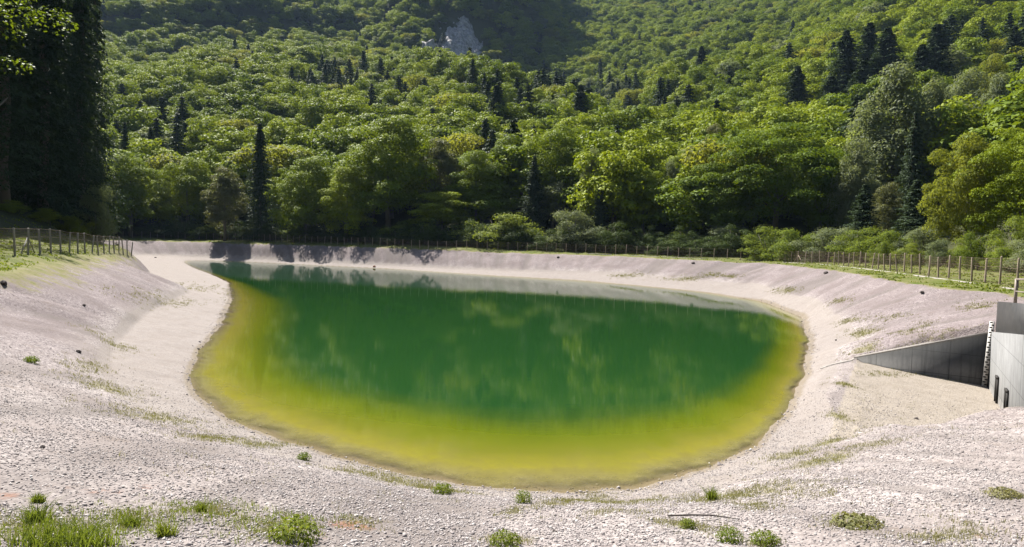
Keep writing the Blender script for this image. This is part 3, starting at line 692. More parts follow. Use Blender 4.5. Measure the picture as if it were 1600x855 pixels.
# coarser crowns for the hillside
PRO['far_beech'] = [broadleaf('beech_crown', 111 + k, L_beech, 5200, 0.0195, R=0.43, z0=0.12, lobes=40, lobe=0.118, spray=0.1, inner=0.15) for k in range(4)]
PRO['far_yellow'] = [broadleaf('yellow_green_crown', 121, L_yell, 5000, 0.0195, R=0.41, z0=0.1, lobes=36, lobe=0.12, spray=0.1, inner=0.15)]
PRO['far_pale'] = [broadleaf('pale_crown', 131, L_pale, 5000, 0.0185, R=0.34, z0=0.08, lobes=44, lobe=0.095, top=0.8, inner=0.15)]
PRO['far_spruce'] = [conifer('spruce_crown', 141 + k, L_con, 18, 10, 16, R=0.31, z0=0.04, leaf=0.0215) for k in range(2)]
TR_broad = [trunk_mesh('trunk', 201 + k, M_bark) for k in range(3)]
TR_con = trunk_mesh('trunk', 211, M_bark, 0.014, 0.96, 0)
TR_shr = stems_mesh('stems', 221, M_bark)

NAME = dict(beech='broadleaf_tree', layered='broadleaf_tree', spray='broadleaf_tree', yellow='broadleaf_tree', pale='pale_leaved_tree', tan='pale_leaved_tree', spruce='spruce_tree', tallspruce='spruce_tree', shrub='shrub', paleshrub='shrub', undershrub='shrub',
            far_beech='broadleaf_tree', far_yellow='broadleaf_tree', far_pale='pale_leaved_tree', far_spruce='spruce_tree')
PROTO_OBJ = {}
def plant(kind, loc, h, wscale, label, group=None, v=None, rz=None):
    """h = height in metres, wscale = widening against the prototype's own proportion"""
    t = empty(NAME[kind], loc, random.uniform(0, 6.28) if rz is None else rz)
    shr = 'shrub' in kind
    tag(t, label, 'shrub' if shr else ('conifer' if 'spruce' in kind else 'tree'), group)
    lst = PRO[kind]; i = random.randrange(len(lst)) if v is None else v % len(lst)
    c = link('crown', lst[i], t, loc=(0, 0, -0.17 * h) if shr else (0, 0, 0), scale=(h * wscale, h * wscale, h))
    tm = TR_shr if shr else (TR_con if 'spruce' in kind else TR_broad[i % 3])
    link('stems' if shr else 'trunk', tm, t, scale=(h * min(wscale, 1.2), h * min(wscale, 1.2), h))
    PROTO_OBJ.setdefault((kind, i), c)
    return t
KW = {k: 2 * v for k, v in dict(beech=0.42, layered=0.52, spray=0.4, yellow=0.47, pale=0.31, tan=0.37, spruce=0.20, tallspruce=0.15, shrub=0.72, paleshrub=0.6, undershrub=0.72).items()}
def plant_px(kind, px, top, wpx, depth, label, group=None, v=None, sink=0.0):
    """stands a tree on the ground at the given distance, as tall and as wide as it looks there"""
    p = at_y(px, 380, depth); x, y = p[0], p[1]
    z = gz(x, y)
    tp = at_y(px, top, depth)[2]
    h = tp - z
    w = wpx * depth / F
    plant(kind, (x, y, z - sink), h, max(0.5, min(1.9, w / (h * KW[kind]))), label, group, v)
TAKEN = []
def T(kind, px, top, wpx, depth, label, v=None, group=None):
    plant_px(kind, px, top, wpx, depth, label, group, v)
    p = at_y(px, 380, depth); TAKEN.append((p[0], p[1], wpx * depth / F * 0.5))

# --- left stand
T('tallspruce', 8, -190, 165, 80, 'nearest dark spruce at the left edge, its trunk showing above the fence', 0)
T('tallspruce', 76, -150, 150, 88, 'dark spruce second from the left edge, behind the braced fence post', 1)
T('tallspruce', 124, -115, 112, 100, 'dark spruce at the right end of the left stand against the sunlit hill', 0)
T('tallspruce', 42, -140, 140, 100, 'dark spruce half hidden between the first two left spruces', 1)
T('tallspruce', 100, -110, 120, 114, 'dark spruce standing back between the second and third left spruces', 0)
T('tallspruce', -60, -200, 180, 80, 'dark spruce cut by the left picture edge', 1)
T('tallspruce', 5, -130, 150, 118, 'dark spruce farthest back in the left stand', 0)
T('tallspruce', 146, -100, 84, 126, 'dark spruce behind the right end of the left stand', 1)
T('tallspruce', 60, -130, 150, 130, 'dark spruce filling the back of the left stand, behind the second spruce', 1)
T('spray', -50, -120, 300, 62, 'thin broadleaf tree at the left edge with sunlit leaf sprays before dark spruces', 0)
T('paleshrub', 152, 283, 38, 92, 'small sunlit young tree with pale leaves beyond the left fence corner', 0)
for k, (px, top, w, dp) in enumerate([(15, 312, 90, 76), (65, 322, 90, 80), (112, 330, 80, 88)]):
    T('shrub', px, top, w, dp, ['dark shaded shrub behind the left fence, left of the brace', 'dark shaded shrub behind the left fence, right of the brace', 'dark shaded shrub behind the left fence, nearest its far corner'][k])
# --- front row beyond the far fence, left to right
FR = [
 ('beech', 205, 243, 95, 190, 'dark round broadleaf tree with a sunlit top, first right of the left spruces'),
 ('spruce', 196, 188, 40, 225, 'small dark spruce rising behind the first round tree right of the left stand'),
 ('spruce', 236, 196, 48, 230, 'dark spruce second from the left stand, standing behind round trees'),
 ('beech', 292, 240, 95, 197, 'dark round broadleaf tree second from the left stand, left of a paler tree'),
 ('tan', 352, 265, 75, 182, 'paler grey green tree at the far fence, left of the tall dark spruce'),
 ('spruce', 405, 188, 62, 184, 'tall dark spruce in the front row above the shaded left part of the bank'),
 ('beech', 478, 246, 118, 178, 'wide round broadleaf tree right of the tall dark spruce'),
 ('beech', 542, 262, 90, 172, 'dark broadleaf tree left of the largest crown above the shaded bank'),
 ('beech', 606, 182, 160, 172, 'largest round broadleaf crown at the centre left, dark below and sunlit on top'),
 ('beech', 560, 225, 110, 205, 'broadleaf tree behind the left shoulder of the largest centre left crown'),
 ('tan', 686, 222, 90, 172, 'tan grey tree with tall loose crown right of the largest centre left crown'),
 ('beech', 742, 236, 95, 168, 'green broadleaf tree leaning against the tan grey tree'),
 ('beech', 690, 300, 110, 162, 'low dark broadleaf tree under the tan grey tree'),
 ('spruce', 832, 240, 56, 160, 'slim dark spruce at the far fence in the middle of the picture'),
 ('beech', 868, 186, 130, 172, 'large rounded tree behind the slim spruce in the middle'),
 ('beech', 795, 215, 100, 178, 'broadleaf tree left of the slim spruce in the middle'),
 ('pale', 922, 234, 46, 152, 'slim pale grey green tree left of the small pointed conifer'),
 ('spruce', 936, 284, 44, 144, 'small pointed dark green conifer below the slim pale tree'),
 ('pale', 985, 224, 62, 158, 'pale grey green tree rising behind the bright round tree'),
 ('beech', 1003, 258, 100, 140, 'bright green round tree standing free at the far fence'),
 ('pale', 1046, 250, 46, 146, 'slim pale tree right of the bright round tree'),
 ('tan', 1108, 198, 56, 165, 'pale tree with loose crown up the slope, left above the great beech'),
 ('beech', 1072, 230, 80, 160, 'dark broadleaf tree between the pale slim tree and the great beech'),
 ('beech', 950, 205, 80, 180, 'broadleaf tree behind the slim pale tree'),
 ('layered', 1208, 184, 215, 122, 'great spreading beech right of centre, wider than any other crown'),
 ('beech', 1120, 255, 120, 124, 'broadleaf tree forming the left foot of the great beech'),
 ('beech', 1278, 222, 85, 118, 'dark broadleaf tree at the right shoulder of the great beech'),
 ('pale', 1385, 104, 150, 122, 'tallest pale grey green tree on the right, like a willow'),
 ('pale', 1334, 215, 70, 112, 'pale grey green tree at the left foot of the tallest pale tree'),
 ('pale', 1452, 126, 85, 126, 'pale grey green tree at the right side of the tallest pale tree'),
 ('spruce', 1420, 170, 62, 104, 'dark spruce standing between the two tall pale trees on the right'),
 ('spruce', 1348, 285, 80, 92, 'bluish green low conifer under the pale trees'),
 ('spruce', 1428, 278, 90, 86, 'broad green pine like conifer left of the yellow lit tree'),
 ('tan', 1385, 290, 70, 96, 'grey brown low tree between the two low conifers'),
 ('yellow', 1508, 206, 130, 72, 'bright yellow green tree lit from the left beside the right fence'),
 ('layered', 1592, 190, 170, 68, 'green layered tree cut by the right picture edge'),
 ('layered', 1690, 150, 200, 74, 'green layered tree mostly outside the right picture edge'),
 ('pale', 1545, 118, 80, 150, 'pale tree high on the right slope, under a yellow green crown'),
 ('pale', 1590, 120, 80, 155, 'pale tree on the right slope at the picture edge'),
 ('pale', 1500, 108, 80, 165, 'pale tree on the right slope next to the tallest pale trees'),
 ('yellow', 1532, 84, 70, 185, 'yellow green crown above the pale trees on the right slope'),
]
for a in FR: T(a[0], a[1], a[2], a[3], a[4] - (22 if a[1] < 560 else 18 if a[1] < 650 else 14 if a[1] < 950 else 6 if a[1] < 1110 else 0), *a[5:])
def T2(kind, px, top, base_py, wpx, label, v=None):
    p = at_ground(px, base_py + 45)
    plant_px(kind, px, top, wpx * 1.45, p[1], label, None, v); TAKEN.append((p[0], p[1], wpx * p[1] / F * 0.5))
T2('spruce', 1234, 100, 182, 60, 'dark spruce on the right slope, leftmost of the conifer cluster')
T2('spruce', 1287, 116, 195, 64, 'dark spruce low in the right slope conifer cluster, second from its left')
T2('spruce', 1307, 44, 150, 64, 'tall dark spruce at the upper left of the right slope conifer cluster')
T2('spruce', 1342, 32, 130, 58, 'highest dark spruce in the right slope conifer cluster')
T2('spruce', 1335, 92, 175, 62, 'dark spruce in the middle of the right slope conifer cluster')
T2('spruce', 1370, 40, 140, 70, 'broad dark spruce at the right of the conifer cluster')
T2('spruce', 1446, 34, 130, 66, 'dark spruce standing apart above the tallest pale trees')
T2('spruce', 1425, 66, 150, 62, 'dark spruce just left below the lone one above the pale trees')
T2('spruce', 1565, 38, 108, 52, 'dark spruce near the top right corner')
T2('spruce', 1085, 70, 112, 34, 'small lone dark spruce on the upper sunlit slope right of the middle')
T2('spruce', 900, 130, 196, 50, 'dark spruce on the middle slope, taller than its neighbours, above the rounded tree')
T2('spruce', 770, 130, 196, 44, 'dark spruce on the middle slope right below the crags')
# --- shrubs along the far fence
SH = [('shrub', 787, 326, 112, 150, 'sunlit green shrub behind the far fence at the middle of the picture'),
 ('paleshrub', 895, 324, 66, 140, 'pale round shrub behind the far fence left of the bright round tree'),
 ('shrub', 965, 352, 50, 134, 'small bright shrub at the left foot of the bright round tree'),
 ('shrub', 738, 350, 60, 152, 'dark low shrub left of the sunlit middle shrub'),
 ('paleshrub', 1128, 350, 70, 118, 'grey green shrub in the shade under the great beech'),
 ('shrub', 1058, 362, 60, 124, 'dark low shrub right of the bright round tree'),
 ('shrub', 1204, 354, 70, 104, 'bright shrub, first at the left of the row behind the right fence'),
 ('shrub', 1252, 350, 76, 98, 'green shrub second in the row behind the right fence'),
 ('paleshrub', 1296, 352, 70, 94, 'greyish shrub third in the row behind the right fence'),
 ('shrub', 1352, 356, 76, 86, 'bright leafy shrub fourth in the row behind the right fence'),
 ('shrub', 1408, 352, 70, 80, 'yellowish shrub fifth in the row behind the right fence'),
 ('paleshrub', 1448, 350, 60, 76, 'pale leafy shrub left of the yellow lit tree'),
 ('shrub', 1598, 338, 70, 56, 'low shrub at the right picture edge behind the fence'),
 ('shrub', 1505, 372, 50, 66, 'small shrub under the yellow lit tree'),
 ('shrub', 470, 345, 80, 178, 'dark low shrub in the shade under the wide round tree'),
 ('shrub', 330, 350, 70, 188, 'dark low shrub in the shade left of the tall front spruce'),
 ('shrub', 640, 345, 80, 162, 'dark low shrub in the shade under the largest centre left crown'),
 ('shrub', 240, 352, 60, 195, 'dark low shrub in the shade near the far left corner of the fence')]
for a in SH: T(a[0], a[1], a[2], a[3] * 1.35, a[4] - (22 if a[1] < 560 else 17 if a[1] < 680 else 12 if a[1] < 950 else 5 if a[1] < 1110 else 0), *a[5:])

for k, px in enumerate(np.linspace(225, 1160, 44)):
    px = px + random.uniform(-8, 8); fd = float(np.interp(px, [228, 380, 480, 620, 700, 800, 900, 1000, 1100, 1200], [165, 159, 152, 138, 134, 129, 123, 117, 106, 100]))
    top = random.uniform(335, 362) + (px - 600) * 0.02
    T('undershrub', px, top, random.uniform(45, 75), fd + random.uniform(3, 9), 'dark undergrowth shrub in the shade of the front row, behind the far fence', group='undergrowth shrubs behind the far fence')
for k, px in enumerate(np.linspace(1185, 1620, 10)):
    px = px + random.uniform(-8, 8); fd = float(np.interp(px, [1200, 1300, 1370, 1500, 1605], [100, 80, 66, 45, 38])); off = random.uniform(6, 14)
    T('shrub' if k % 3 else 'paleshrub', px, random.uniform(348, 384), random.uniform(36, 85), fd + off + 5, 'small leafy shrub filling the row along the meadow behind the right fence', group='small shrubs behind the right fence')
# ------------------------------------------------------------------ the wooded hillside
def hillside():
    g = np.random.default_rng(5)
    xs, ys = [], []
    # jittered grid, a little wider far away
    for (d0, d1, sp) in ((40, 260, 8.4), (260, 620, 9.4), (620, 1250, 10.0)):
        gx = np.arange(-1100, 1100, sp); gy = np.arange(0, 1250, sp)
        X, Y = np.meshgrid(gx, gy); X = X + g.uniform(-0.48, 0.48, X.shape) * sp; Y = Y + g.uniform(-0.48, 0.48, Y.shape) * sp
        X, Y = X.ravel(), Y.ravel(); d = np.hypot(X, Y); k = (d >= d0) & (d < d1) & (np.abs(X) < 0.98 * Y + 14)
        xs.append(X[k]); ys.append(Y[k])
    x = np.concatenate(xs); y = np.concatenate(ys)
    z, J = terrain(x, y)
    ax = J['ax']; s = J['s']; d = J['d']
    k = (s > 9) & ~((ax > 0.40) & (s < 42)) & ~(s < np.where(ax > 0.1, 13, np.where(ax > -0.55, 21, 9))) & ~((ax < -0.56) & (y < 140))
    for (tx, ty, tr) in TAKEN: k &= np.hypot(x - tx, y - ty) > max(2.6, 0.62 * tr)
    # keep the sight lines to the rock faces open
    pr = project(np.stack([x, y, z], 1))
    for (p0, p1, da, db, share) in ((648, 686, 528, 600, 0.92), (682, 742, 604, 676, 0.85), (738, 764, 606, 660, 0.7)):
        k &= ~((pr[:, 0] > p0) & (pr[:, 0] < p1) & (y > da) & (y < db) & (g.random(len(x)) < share))
    x, y, z, d, ax, s = x[k], y[k], z[k], d[k], ax[k], s[k]
    n = len(x)
    con = fbm(x / 60 + 9, y / 60, 3) + 0.25 * sstep(380, 300, d) * 0
    u = g.random(n)
    pr = project(np.stack([x, y, z + 9], 1))
    band = np.exp(-((pr[:, 1] - (150 + 0.04 * (pr[:, 0] - 700))) / 34) ** 2) * sstep(480, 580, pr[:, 0]) * sstep(1180, 1000, pr[:, 0])
    pc = 0.04 + 0.5 * sstep(0.25, 0.5, con) + 0.42 * band
    kind = np.where(u < pc, 3, np.where(u < pc + 0.07, 1, np.where(u < pc + 0.12 + 0.1 * sstep(0.3, 0.6, ax) * sstep(300, 180, d), 2, 0)))
    h = 1.12 * np.where(kind == 3, g.uniform(12, 23, n), g.uniform(9, 19.5, n)) * (1 - 0.22 * sstep(500, 900, d))
    w = np.where(kind == 3, g.uniform(0.85, 1.25, n), g.uniform(0.95, 1.5, n) * np.sqrt(15.5 / h))
    vis = (pr[:, 1] > -30) & (pr[:, 0] > 120) & (pr[:, 0] < 1640)
    size = h / d * vis
    order = np.argsort(-size)
    names = ['far_beech', 'far_yellow', 'far_pale', 'far_spruce']
    # as single trees: the ones that show largest, up to 300 of the whole wood
    NB = 225
    # visible ones first: skip those wholly hidden behind a nearer crown
    big = []
    taken_pr = [project(np.array([[tx, ty, 8]]))[0] for (tx, ty, tr) in TAKEN]
    for i in order:
        if len(big) >= NB: break
        top = project(np.array([[x[i], y[i], z[i] + h[i]]]))[0]
        if top[1] > 300 or not vis[i]: continue
        big.append(i)
    isbig = np.zeros(n, bool); isbig[big] = True
    reg = lambda px, dd_: ('left part' if px < 480 else 'middle part' if px < 1000 else 'right part')
    low = np.median(d[big])
    word = dict(far_beech='round green broadleaf tree', far_yellow='yellow green broadleaf tree', far_pale='pale grey green tree', far_spruce='dark pointed spruce')
    for i in big:
        kd = names[kind[i]]; rg = reg(pr[i, 0], d[i]); row = 'lower down' if d[i] < low else 'higher up'
        plant(kd, (x[i], y[i], z[i]), h[i], w[i], f'{word[kd]} in the {rg} of the wooded slope, {row}', f'{word[kd]}s in the {rg} of the slope, {row}')
    # make sure each hillside crown exists once as a single tree
    rest = np.where(~isbig)[0]
    combos = [(nm, q) for nm in names for q in range(len(PRO[nm]))]
    for cmb in combos:
        if cmb not in PROTO_OBJ:
            i = rest[0]; rest = rest[1:]
            plant(cmb[0], (x[i], y[i], z[i]), h[i], w[i], f'{word[cmb[0]]} on the wooded slope behind the front row', v=cmb[1])
    ids = np.array([combos.index((names[kind[i]], int(g.integers(len(PRO[names[kind[i]]]))))) for i in rest])
    me = bpy.data.meshes.new('hillside_forest'); me.vertices.add(len(rest))
    me.vertices.foreach_set('co', np.stack([x[rest], y[rest], z[rest]], 1).astype(np.float32).ravel())
    a = me.attributes.new('which', 'INT', 'POINT'); a.data.foreach_set('value', ids.astype(np.int32))
    a = me.attributes.new('size', 'FLOAT_VECTOR', 'POINT')
    a.data.foreach_set('vector', np.stack([h[rest] * w[rest], h[rest] * w[rest], h[rest]], 1).astype(np.float32).ravel())
    a = me.attributes.new('turn', 'FLOAT_VECTOR', 'POINT')
    tz = g.uniform(0, 6.28, len(rest)); a.data.foreach_set('vector', np.stack([0 * tz, 0 * tz, tz], 1).astype(np.float32).ravel())
    o = link('hillside_forest', me); tag(o, kind='stuff')
    ng = bpy.data.node_groups.new('forest_scatter', 'GeometryNodeTree')
    ng.interface.new_socket('Geometry', in_out='INPUT', socket_type='NodeSocketGeometry'); ng.interface.new_socket('Geometry', in_out='OUTPUT', socket_type='NodeSocketGeometry')
    gi = ng.nodes.new('NodeGroupInput'); go = ng.nodes.new('NodeGroupOutput'); jn = ng.nodes.new('GeometryNodeJoinGeometry')
    def named(nm, dt):
        q = ng.nodes.new('GeometryNodeInputNamedAttribute'); q.data_type = dt; q.inputs[0].default_value = nm
        return next(s_ for s_ in q.outputs if s_.enabled and s_.name == 'Attribute')
    wa, sa, ta = named('which', 'INT'), named('size', 'FLOAT_VECTOR'), named('turn', 'FLOAT_VECTOR')
    e2r = ng.nodes.new('FunctionNodeEulerToRotation'); ng.links.new(ta, e2r.inputs[0])
    for ci, cmb in enumerate(combos):
        oi = ng.nodes.new('GeometryNodeObjectInfo'); oi.inputs['Object'].default_value = PROTO_OBJ[cmb]; oi.inputs['As Instance'].default_value = True
        cp = ng.nodes.new('FunctionNodeCompare'); cp.data_type = 'INT'; cp.operation = 'EQUAL'
        ins = [s_ for s_ in cp.inputs if s_.enabled]; ng.links.new(wa, ins[0]); ins[1].default_value = ci
        ip = ng.nodes.new('GeometryNodeInstanceOnPoints')
        ng.links.new(gi.outputs[0], ip.inputs['Points']); ng.links.new(cp.outputs[0], ip.inputs['Selection']); ng.links.new(oi.outputs['Geometry'], ip.inputs['Instance'])
        ng.links.new(e2r.outputs[0], ip.inputs['Rotation']); ng.links.new(sa, ip.inputs['Scale']); ng.links.new(ip.outputs[0], jn.inputs[0])
    ng.links.new(jn.outputs[0], go.inputs[0])
    md = o.modifiers.new('scatter', 'NODES'); md.node_group = ng
    print('forest', n, len(big), len(rest))
hillside()
print('near bank', gz(14.2, 17.7), gz(11, 15), gz(8, 10))

# ------------------------------------------------------------------ rock faces in the shaded step
def rock(name, px0, px1, ptop, pbot, depth, thick, seed, label):
    g = np.random.default_rng(seed)
    a = at_y(px0, pbot, depth); b = at_y(px1, pbot, depth); zt = at_y(px0, ptop, depth)[2]; zb = a[2] - 8
    nx, nz = 26, 30
    V = []; 
    base = np.array([(a[0] + b[0]) / 2, depth, zb])
    W = b[0] - a[0]
    for ring in range(nz + 1):
        f = ring / nz; zz = zb + (zt - zb) * f
        for k in range(nx):
            an = k * 2 * math.pi / nx; cx_, cy_ = math.cos(an), math.sin(an)
            sx = math.copysign(abs(cx_) ** 0.5, cx_); sy = math.copysign(abs(cy_) ** 0.5, cy_)
            q = 1 - (0.22 if 'pillar' in name else 0.5) * f ** 2 + 0.5 * float(vnoise(np.array([an * 1.9 + seed]), np.array([f * 5.0]))[0]) + 0.3 * float(vnoise(np.array([an * 5 + seed]), np.array([f * 14.0]))[0])
            V.append([base[0] + sx * W / 2 * q, base[1] + thick / 2 + sy * thick / 2 * q + (3.5 if 'pillar' in name else 0.55 * (zt - zb)) * f, zz + (zt - zb) * 0.12 * f * float(vnoise(np.array([an * 2.6 + 3 * seed]), np.array([0.5 + seed]))[0] + 0.5 * vnoise(np.array([an * 7 + 3 * seed]), np.array([1.5 + seed]))[0])])
    V.append([base[0], base[1] + thick * 0.6 + (3.5 if 'pillar' in name else 0.55 * (zt - zb)), zt + 1.0])
    Q = [[r_ * nx + k, r_ * nx + (k + 1) % nx, (r_ + 1) * nx + (k + 1) % nx, (r_ + 1) * nx + k] for r_ in range(nz) for k in range(nx)]
    tp = nz * nx
    Tt = [[tp + k, tp + (k + 1) % nx, len(V) - 1] for k in range(nx)]
    V = np.array(V); 
    o = link(name, mesh_np(name, V - base, [np.array(Tt), np.array(Q)], M_rock), loc=base)
    tag(o, label, 'rock')
rock('rock_pillar', 655, 680, 61, 122, 562, 20, 3, 'upright pale rock pillar with a flat top, high on the shaded slope')
def crag(px0, px1, d0, d1, seed, label):
    """a rough rock face breaking out of the steep slope, rooted in it"""
    nu, nv = 70, 70
    U, D = np.meshgrid(np.linspace(px0, px1, nu), np.linspace(d0, d1, nv), indexing='ij')
    X = np.array([at_y(p, 380, 1.0)[0] for p in np.linspace(px0, px1, nu)])[:, None] * D
    Z, _ = terrain(X.ravel(), D.ravel()); Z = Z.reshape(X.shape)
    uu = (U - (px0 + px1) / 2) / ((px1 - px0) / 2); vv = (D - (d0 + d1) / 2) / ((d1 - d0) / 2)
    m = 1.0 - uu ** 2 - vv ** 2 + 1.1 * fbm(uu * 2.2 + seed, vv * 2.2 + seed, 4)
    lump = 7.0 * np.clip(m, -0.9, 0.9) + 3.5 * fbm(X / 9 + seed, D / 9, 4)
    led = (Z / 7.5 + 0.6 * fbm(X / 14, D / 14 + seed, 2)) % 1.0
    top = Z + lump + 2.6 * (led ** 3)
    Y = D - 1.6 * (1 - led)
    base = np.array([X.mean(), D.min(), Z.min()])
    V1 = np.stack([X, Y, top], -1).reshape(-1, 3) - base; V2 = np.stack([X, D, np.minimum(Z, top) - 7], -1).reshape(-1, 3) - base
    i, j = np.meshgrid(np.arange(nu - 1), np.arange(nv - 1), indexing='ij'); q0 = (i * nv + j).ravel()
    Q = np.stack([q0, q0 + nv, q0 + nv + 1, q0 + 1], 1); n = nu * nv
    rim_ = np.concatenate([np.arange(nu) * nv, (nu - 1) * nv + np.arange(1, nv), np.arange(nu - 2, -1, -1) * nv + nv - 1, np.arange(nv - 2, 0, -1)])
    rn = np.roll(rim_, -1); S = np.stack([rim_, rim_ + n, rn + n, rn], 1)
    o = link('rock_face', mesh_np('rock_face', np.concatenate([V1, V2]), np.concatenate([Q, Q[:, ::-1] + n, S]), M_rock), loc=base); tag(o, label, 'rock')
crag(676, 748, 602, 676, 4.3, 'broad broken grey rock face right of the upright rock pillar')
crag(734, 768, 604, 652, 9.1, 'small pale rock face half hidden by trees, farthest right of the crags')
# ------------------------------------------------------------------ fences
def resample(pts, step):
    pts = np.asarray(pts, float); seg = np.linalg.norm(np.diff(pts[:, :2], axis=0), axis=1); L = np.concatenate([[0], np.cumsum(seg)])
    n = max(2, int(round(L[-1] / step)) + 1); t = np.linspace(0, L[-1], n)
    x = np.interp(t, L, pts[:, 0]); y = np.interp(t, L, pts[:, 1])
    z, _ = terrain(x, y); return np.stack([x, y, z], 1)
def post_mesh(mat, r, h, seed):
    g = np.random.default_rng(seed); mb = MB(); zs = np.array([-0.3, 0.0, h * 0.5, h * 0.97, h])
    mb.tube(np.stack([g.normal(0, 0.008, 5), g.normal(0, 0.008, 5), zs], 1), r * np.array([1.05, 1.05, 1.0, 0.95, 0.8]), 8)
    return mb.mesh('post', mat, True)
def make_fence(name, line, step, h, mat, r, label, wire, mesh_step, braces=()):
    P = resample(line, step); root = empty(name, P[0]); tag(root, label, 'fence')
    base = P[0]
    pm = [post_mesh(mat, r, h, 300 + k) for k in range(4)]
    vis = project(P + [0, 0, h * .5])
    order = np.argsort(np.linalg.norm(P, axis=1)); single = set(order[:99].tolist())
    if len(P) > 99:
        mbp = MB()
        for i in order[99:]:
            p = P[i] - base; mbp.tube([p + [0, 0, -.3], p + [0, 0, h * .5], p + [0, 0, h]], r, 6)
        tag(link('far_posts', mbp.mesh('far_posts', mat, True), root), kind='stuff')
    for i, p in enumerate(P):
        if i not in single: continue
        link('post', pm[i % 4], root, loc=p - base, rot=(random.gauss(0, 0.04), random.gauss(0, 0.04), random.uniform(0, 6)), scale=(1, 1, random.uniform(0.96, 1.05)))
    for f in (0.98, 0.66, 0.34):
        mb = MB()
        for a, b in zip(P[:-1], P[1:]):
            m = (a + b) / 2 + [0, 0, h * f - 0.015]; mb.tube([a - base + [0, 0, h * f], m - base, b - base + [0, 0, h * f]], wire * 1.7, 3, False)
        link('strand_wire', mb.mesh('strand_wire', M_wire), root)
    # woven wire mesh: real wires
    mb = MB(); Q = resample(line, mesh_step)
    Vv, Fq = [], []
    e = np.gradient(Q[:, :2], axis=0); e /= np.linalg.norm(e, axis=1, keepdims=True); nrm = np.stack([-e[:, 1], e[:, 0]], 1)
    z0, z1 = Q[:, 2] + 0.03, Q[:, 2] + h * 0.95
    o1 = np.stack([e[:, 0], e[:, 1]], 1) * wire
    n = len(Q)
    B = [np.stack([Q[:, 0] + s1 * o1[:, 0], Q[:, 1] + s1 * o1[:, 1], zz], 1) for s1, zz in ((-1, z0), (1, z0), (1, z1), (-1, z1))]
    V = np.stack(B, 1).reshape(-1, 3) - base
    mb.add(V, 4 * np.arange(n)[:, None] + np.array([[0, 1, 2, 3]]))
    for f in np.arange(0.06, 0.95, 0.1 if h > 1.2 else 0.12):
        zz = Q[:, 2] + h * f
        lo = np.stack([Q[:, 0] + 0.004 * nrm[:, 0], Q[:, 1] + 0.004 * nrm[:, 1], zz - wire], 1) - base; hi = lo + [0, 0, 2 * wire]
        V = np.concatenate([lo, hi]); i = np.arange(n - 1)
        mb.add(V, np.stack([i, i + 1, n + i + 1, n + i], 1))
    link('wire_mesh', mb.mesh('wire_mesh', M_wire), root)
    for i, hw in braces:
        for sgn in (-1, 1):
            j = min(max(i + sgn, 0), len(P) - 1)
            dirv = (P[j] - P[i]); L = np.linalg.norm(dirv[:2]); foot = P[i] + dirv * (hw / L)
            mb2 = MB(); mb2.tube([P[i] - base + [0, 0, h * 0.66], foot - base + [0, 0, 0.02]], r * 0.6, 6)
            link('brace', mb2.mesh('brace', mat, True), root)
    return P
LP = [at_z(205, 385.5, -1.5), at_z(160, 389, -1.5), at_z(100, 393.5, -1.5), at_z(12, 400, -1.5), (-32.2, 33, -1.5), (-31, 28, -1.5)]
pl = resample(LP, 2.35)
bi = int(np.argmin(np.abs(project(pl)[:, 0] - 43)))
make_fence('wire_fence', LP, 2.35, 1.66, M_greywood, 0.062, 'grey post and wire fence on the grassy left bank, with a braced post', 0.0075, 0.085, [(bi, 1.3)])
FP = [at_z(1640, 458, -1.97)] + [f for f in fence[:15]] + [(-104, 163, -1.1)]
pl = resample(FP, 2.1)
bi = int(np.argmin(np.abs(project(pl)[:, 0] - 1243)))
print('far fence posts', len(pl))
make_fence('wire_fence', FP, 2.1, 1.68, M_wood, 0.062, 'long brown post and wire fence round the far and right rim, below the forest', 0.005, 0.13, [(bi, 1.4)])

# pale kerb along the right-hand fence
kp = resample([f + np.array([0, 0, 0]) for f in fence[0:9]], 1.2)
e = np.gradient(kp[:, :2], axis=0); e /= np.linalg.norm(e, axis=1, keepdims=True); nr = np.stack([-e[:, 1], e[:, 0]], 1)
inn = np.sign((np.array([CX, CY]) - kp[:, :2])[:, 0] * nr[:, 0] + (np.array([CX, CY]) - kp[:, :2])[:, 1] * nr[:, 1])[:, None]
nr = nr * inn
zin, _ = terrain(kp[:, 0] + nr[:, 0] * 0.55, kp[:, 1] + nr[:, 1] * 0.55)
zin = np.convolve(np.pad(zin, 6, 'edge'), np.ones(13) / 13, 'valid')
mb = MB()
for i in range(len(kp) - 1):
    def loop(i, dz): return np.array([[kp[i, 0] + nr[i, 0] * q, kp[i, 1] + nr[i, 1] * q, zin[i] + zz] for q, zz in ((0.45, -0.1), (0.65, -0.1), (0.65, 0.045), (0.45, 0.045))])
    A_, B_ = loop(i, 0), loop(i + 1, 0)
    mb.add(np.concatenate([A_, B_]), [[0, 1, 5, 4], [1, 2, 6, 5], [2, 3, 7, 6], [3, 0, 4, 7]])
o = link('kerb', mb.mesh('kerb', mat_simple('old_kerb_concrete', (0.2, 0.185, 0.165), (0.32, 0.295, 0.265), 4, 0.9)), loc=(0, 0, 0)); tag(o, 'low pale concrete kerb running along the foot of the right fence', 'kerb')

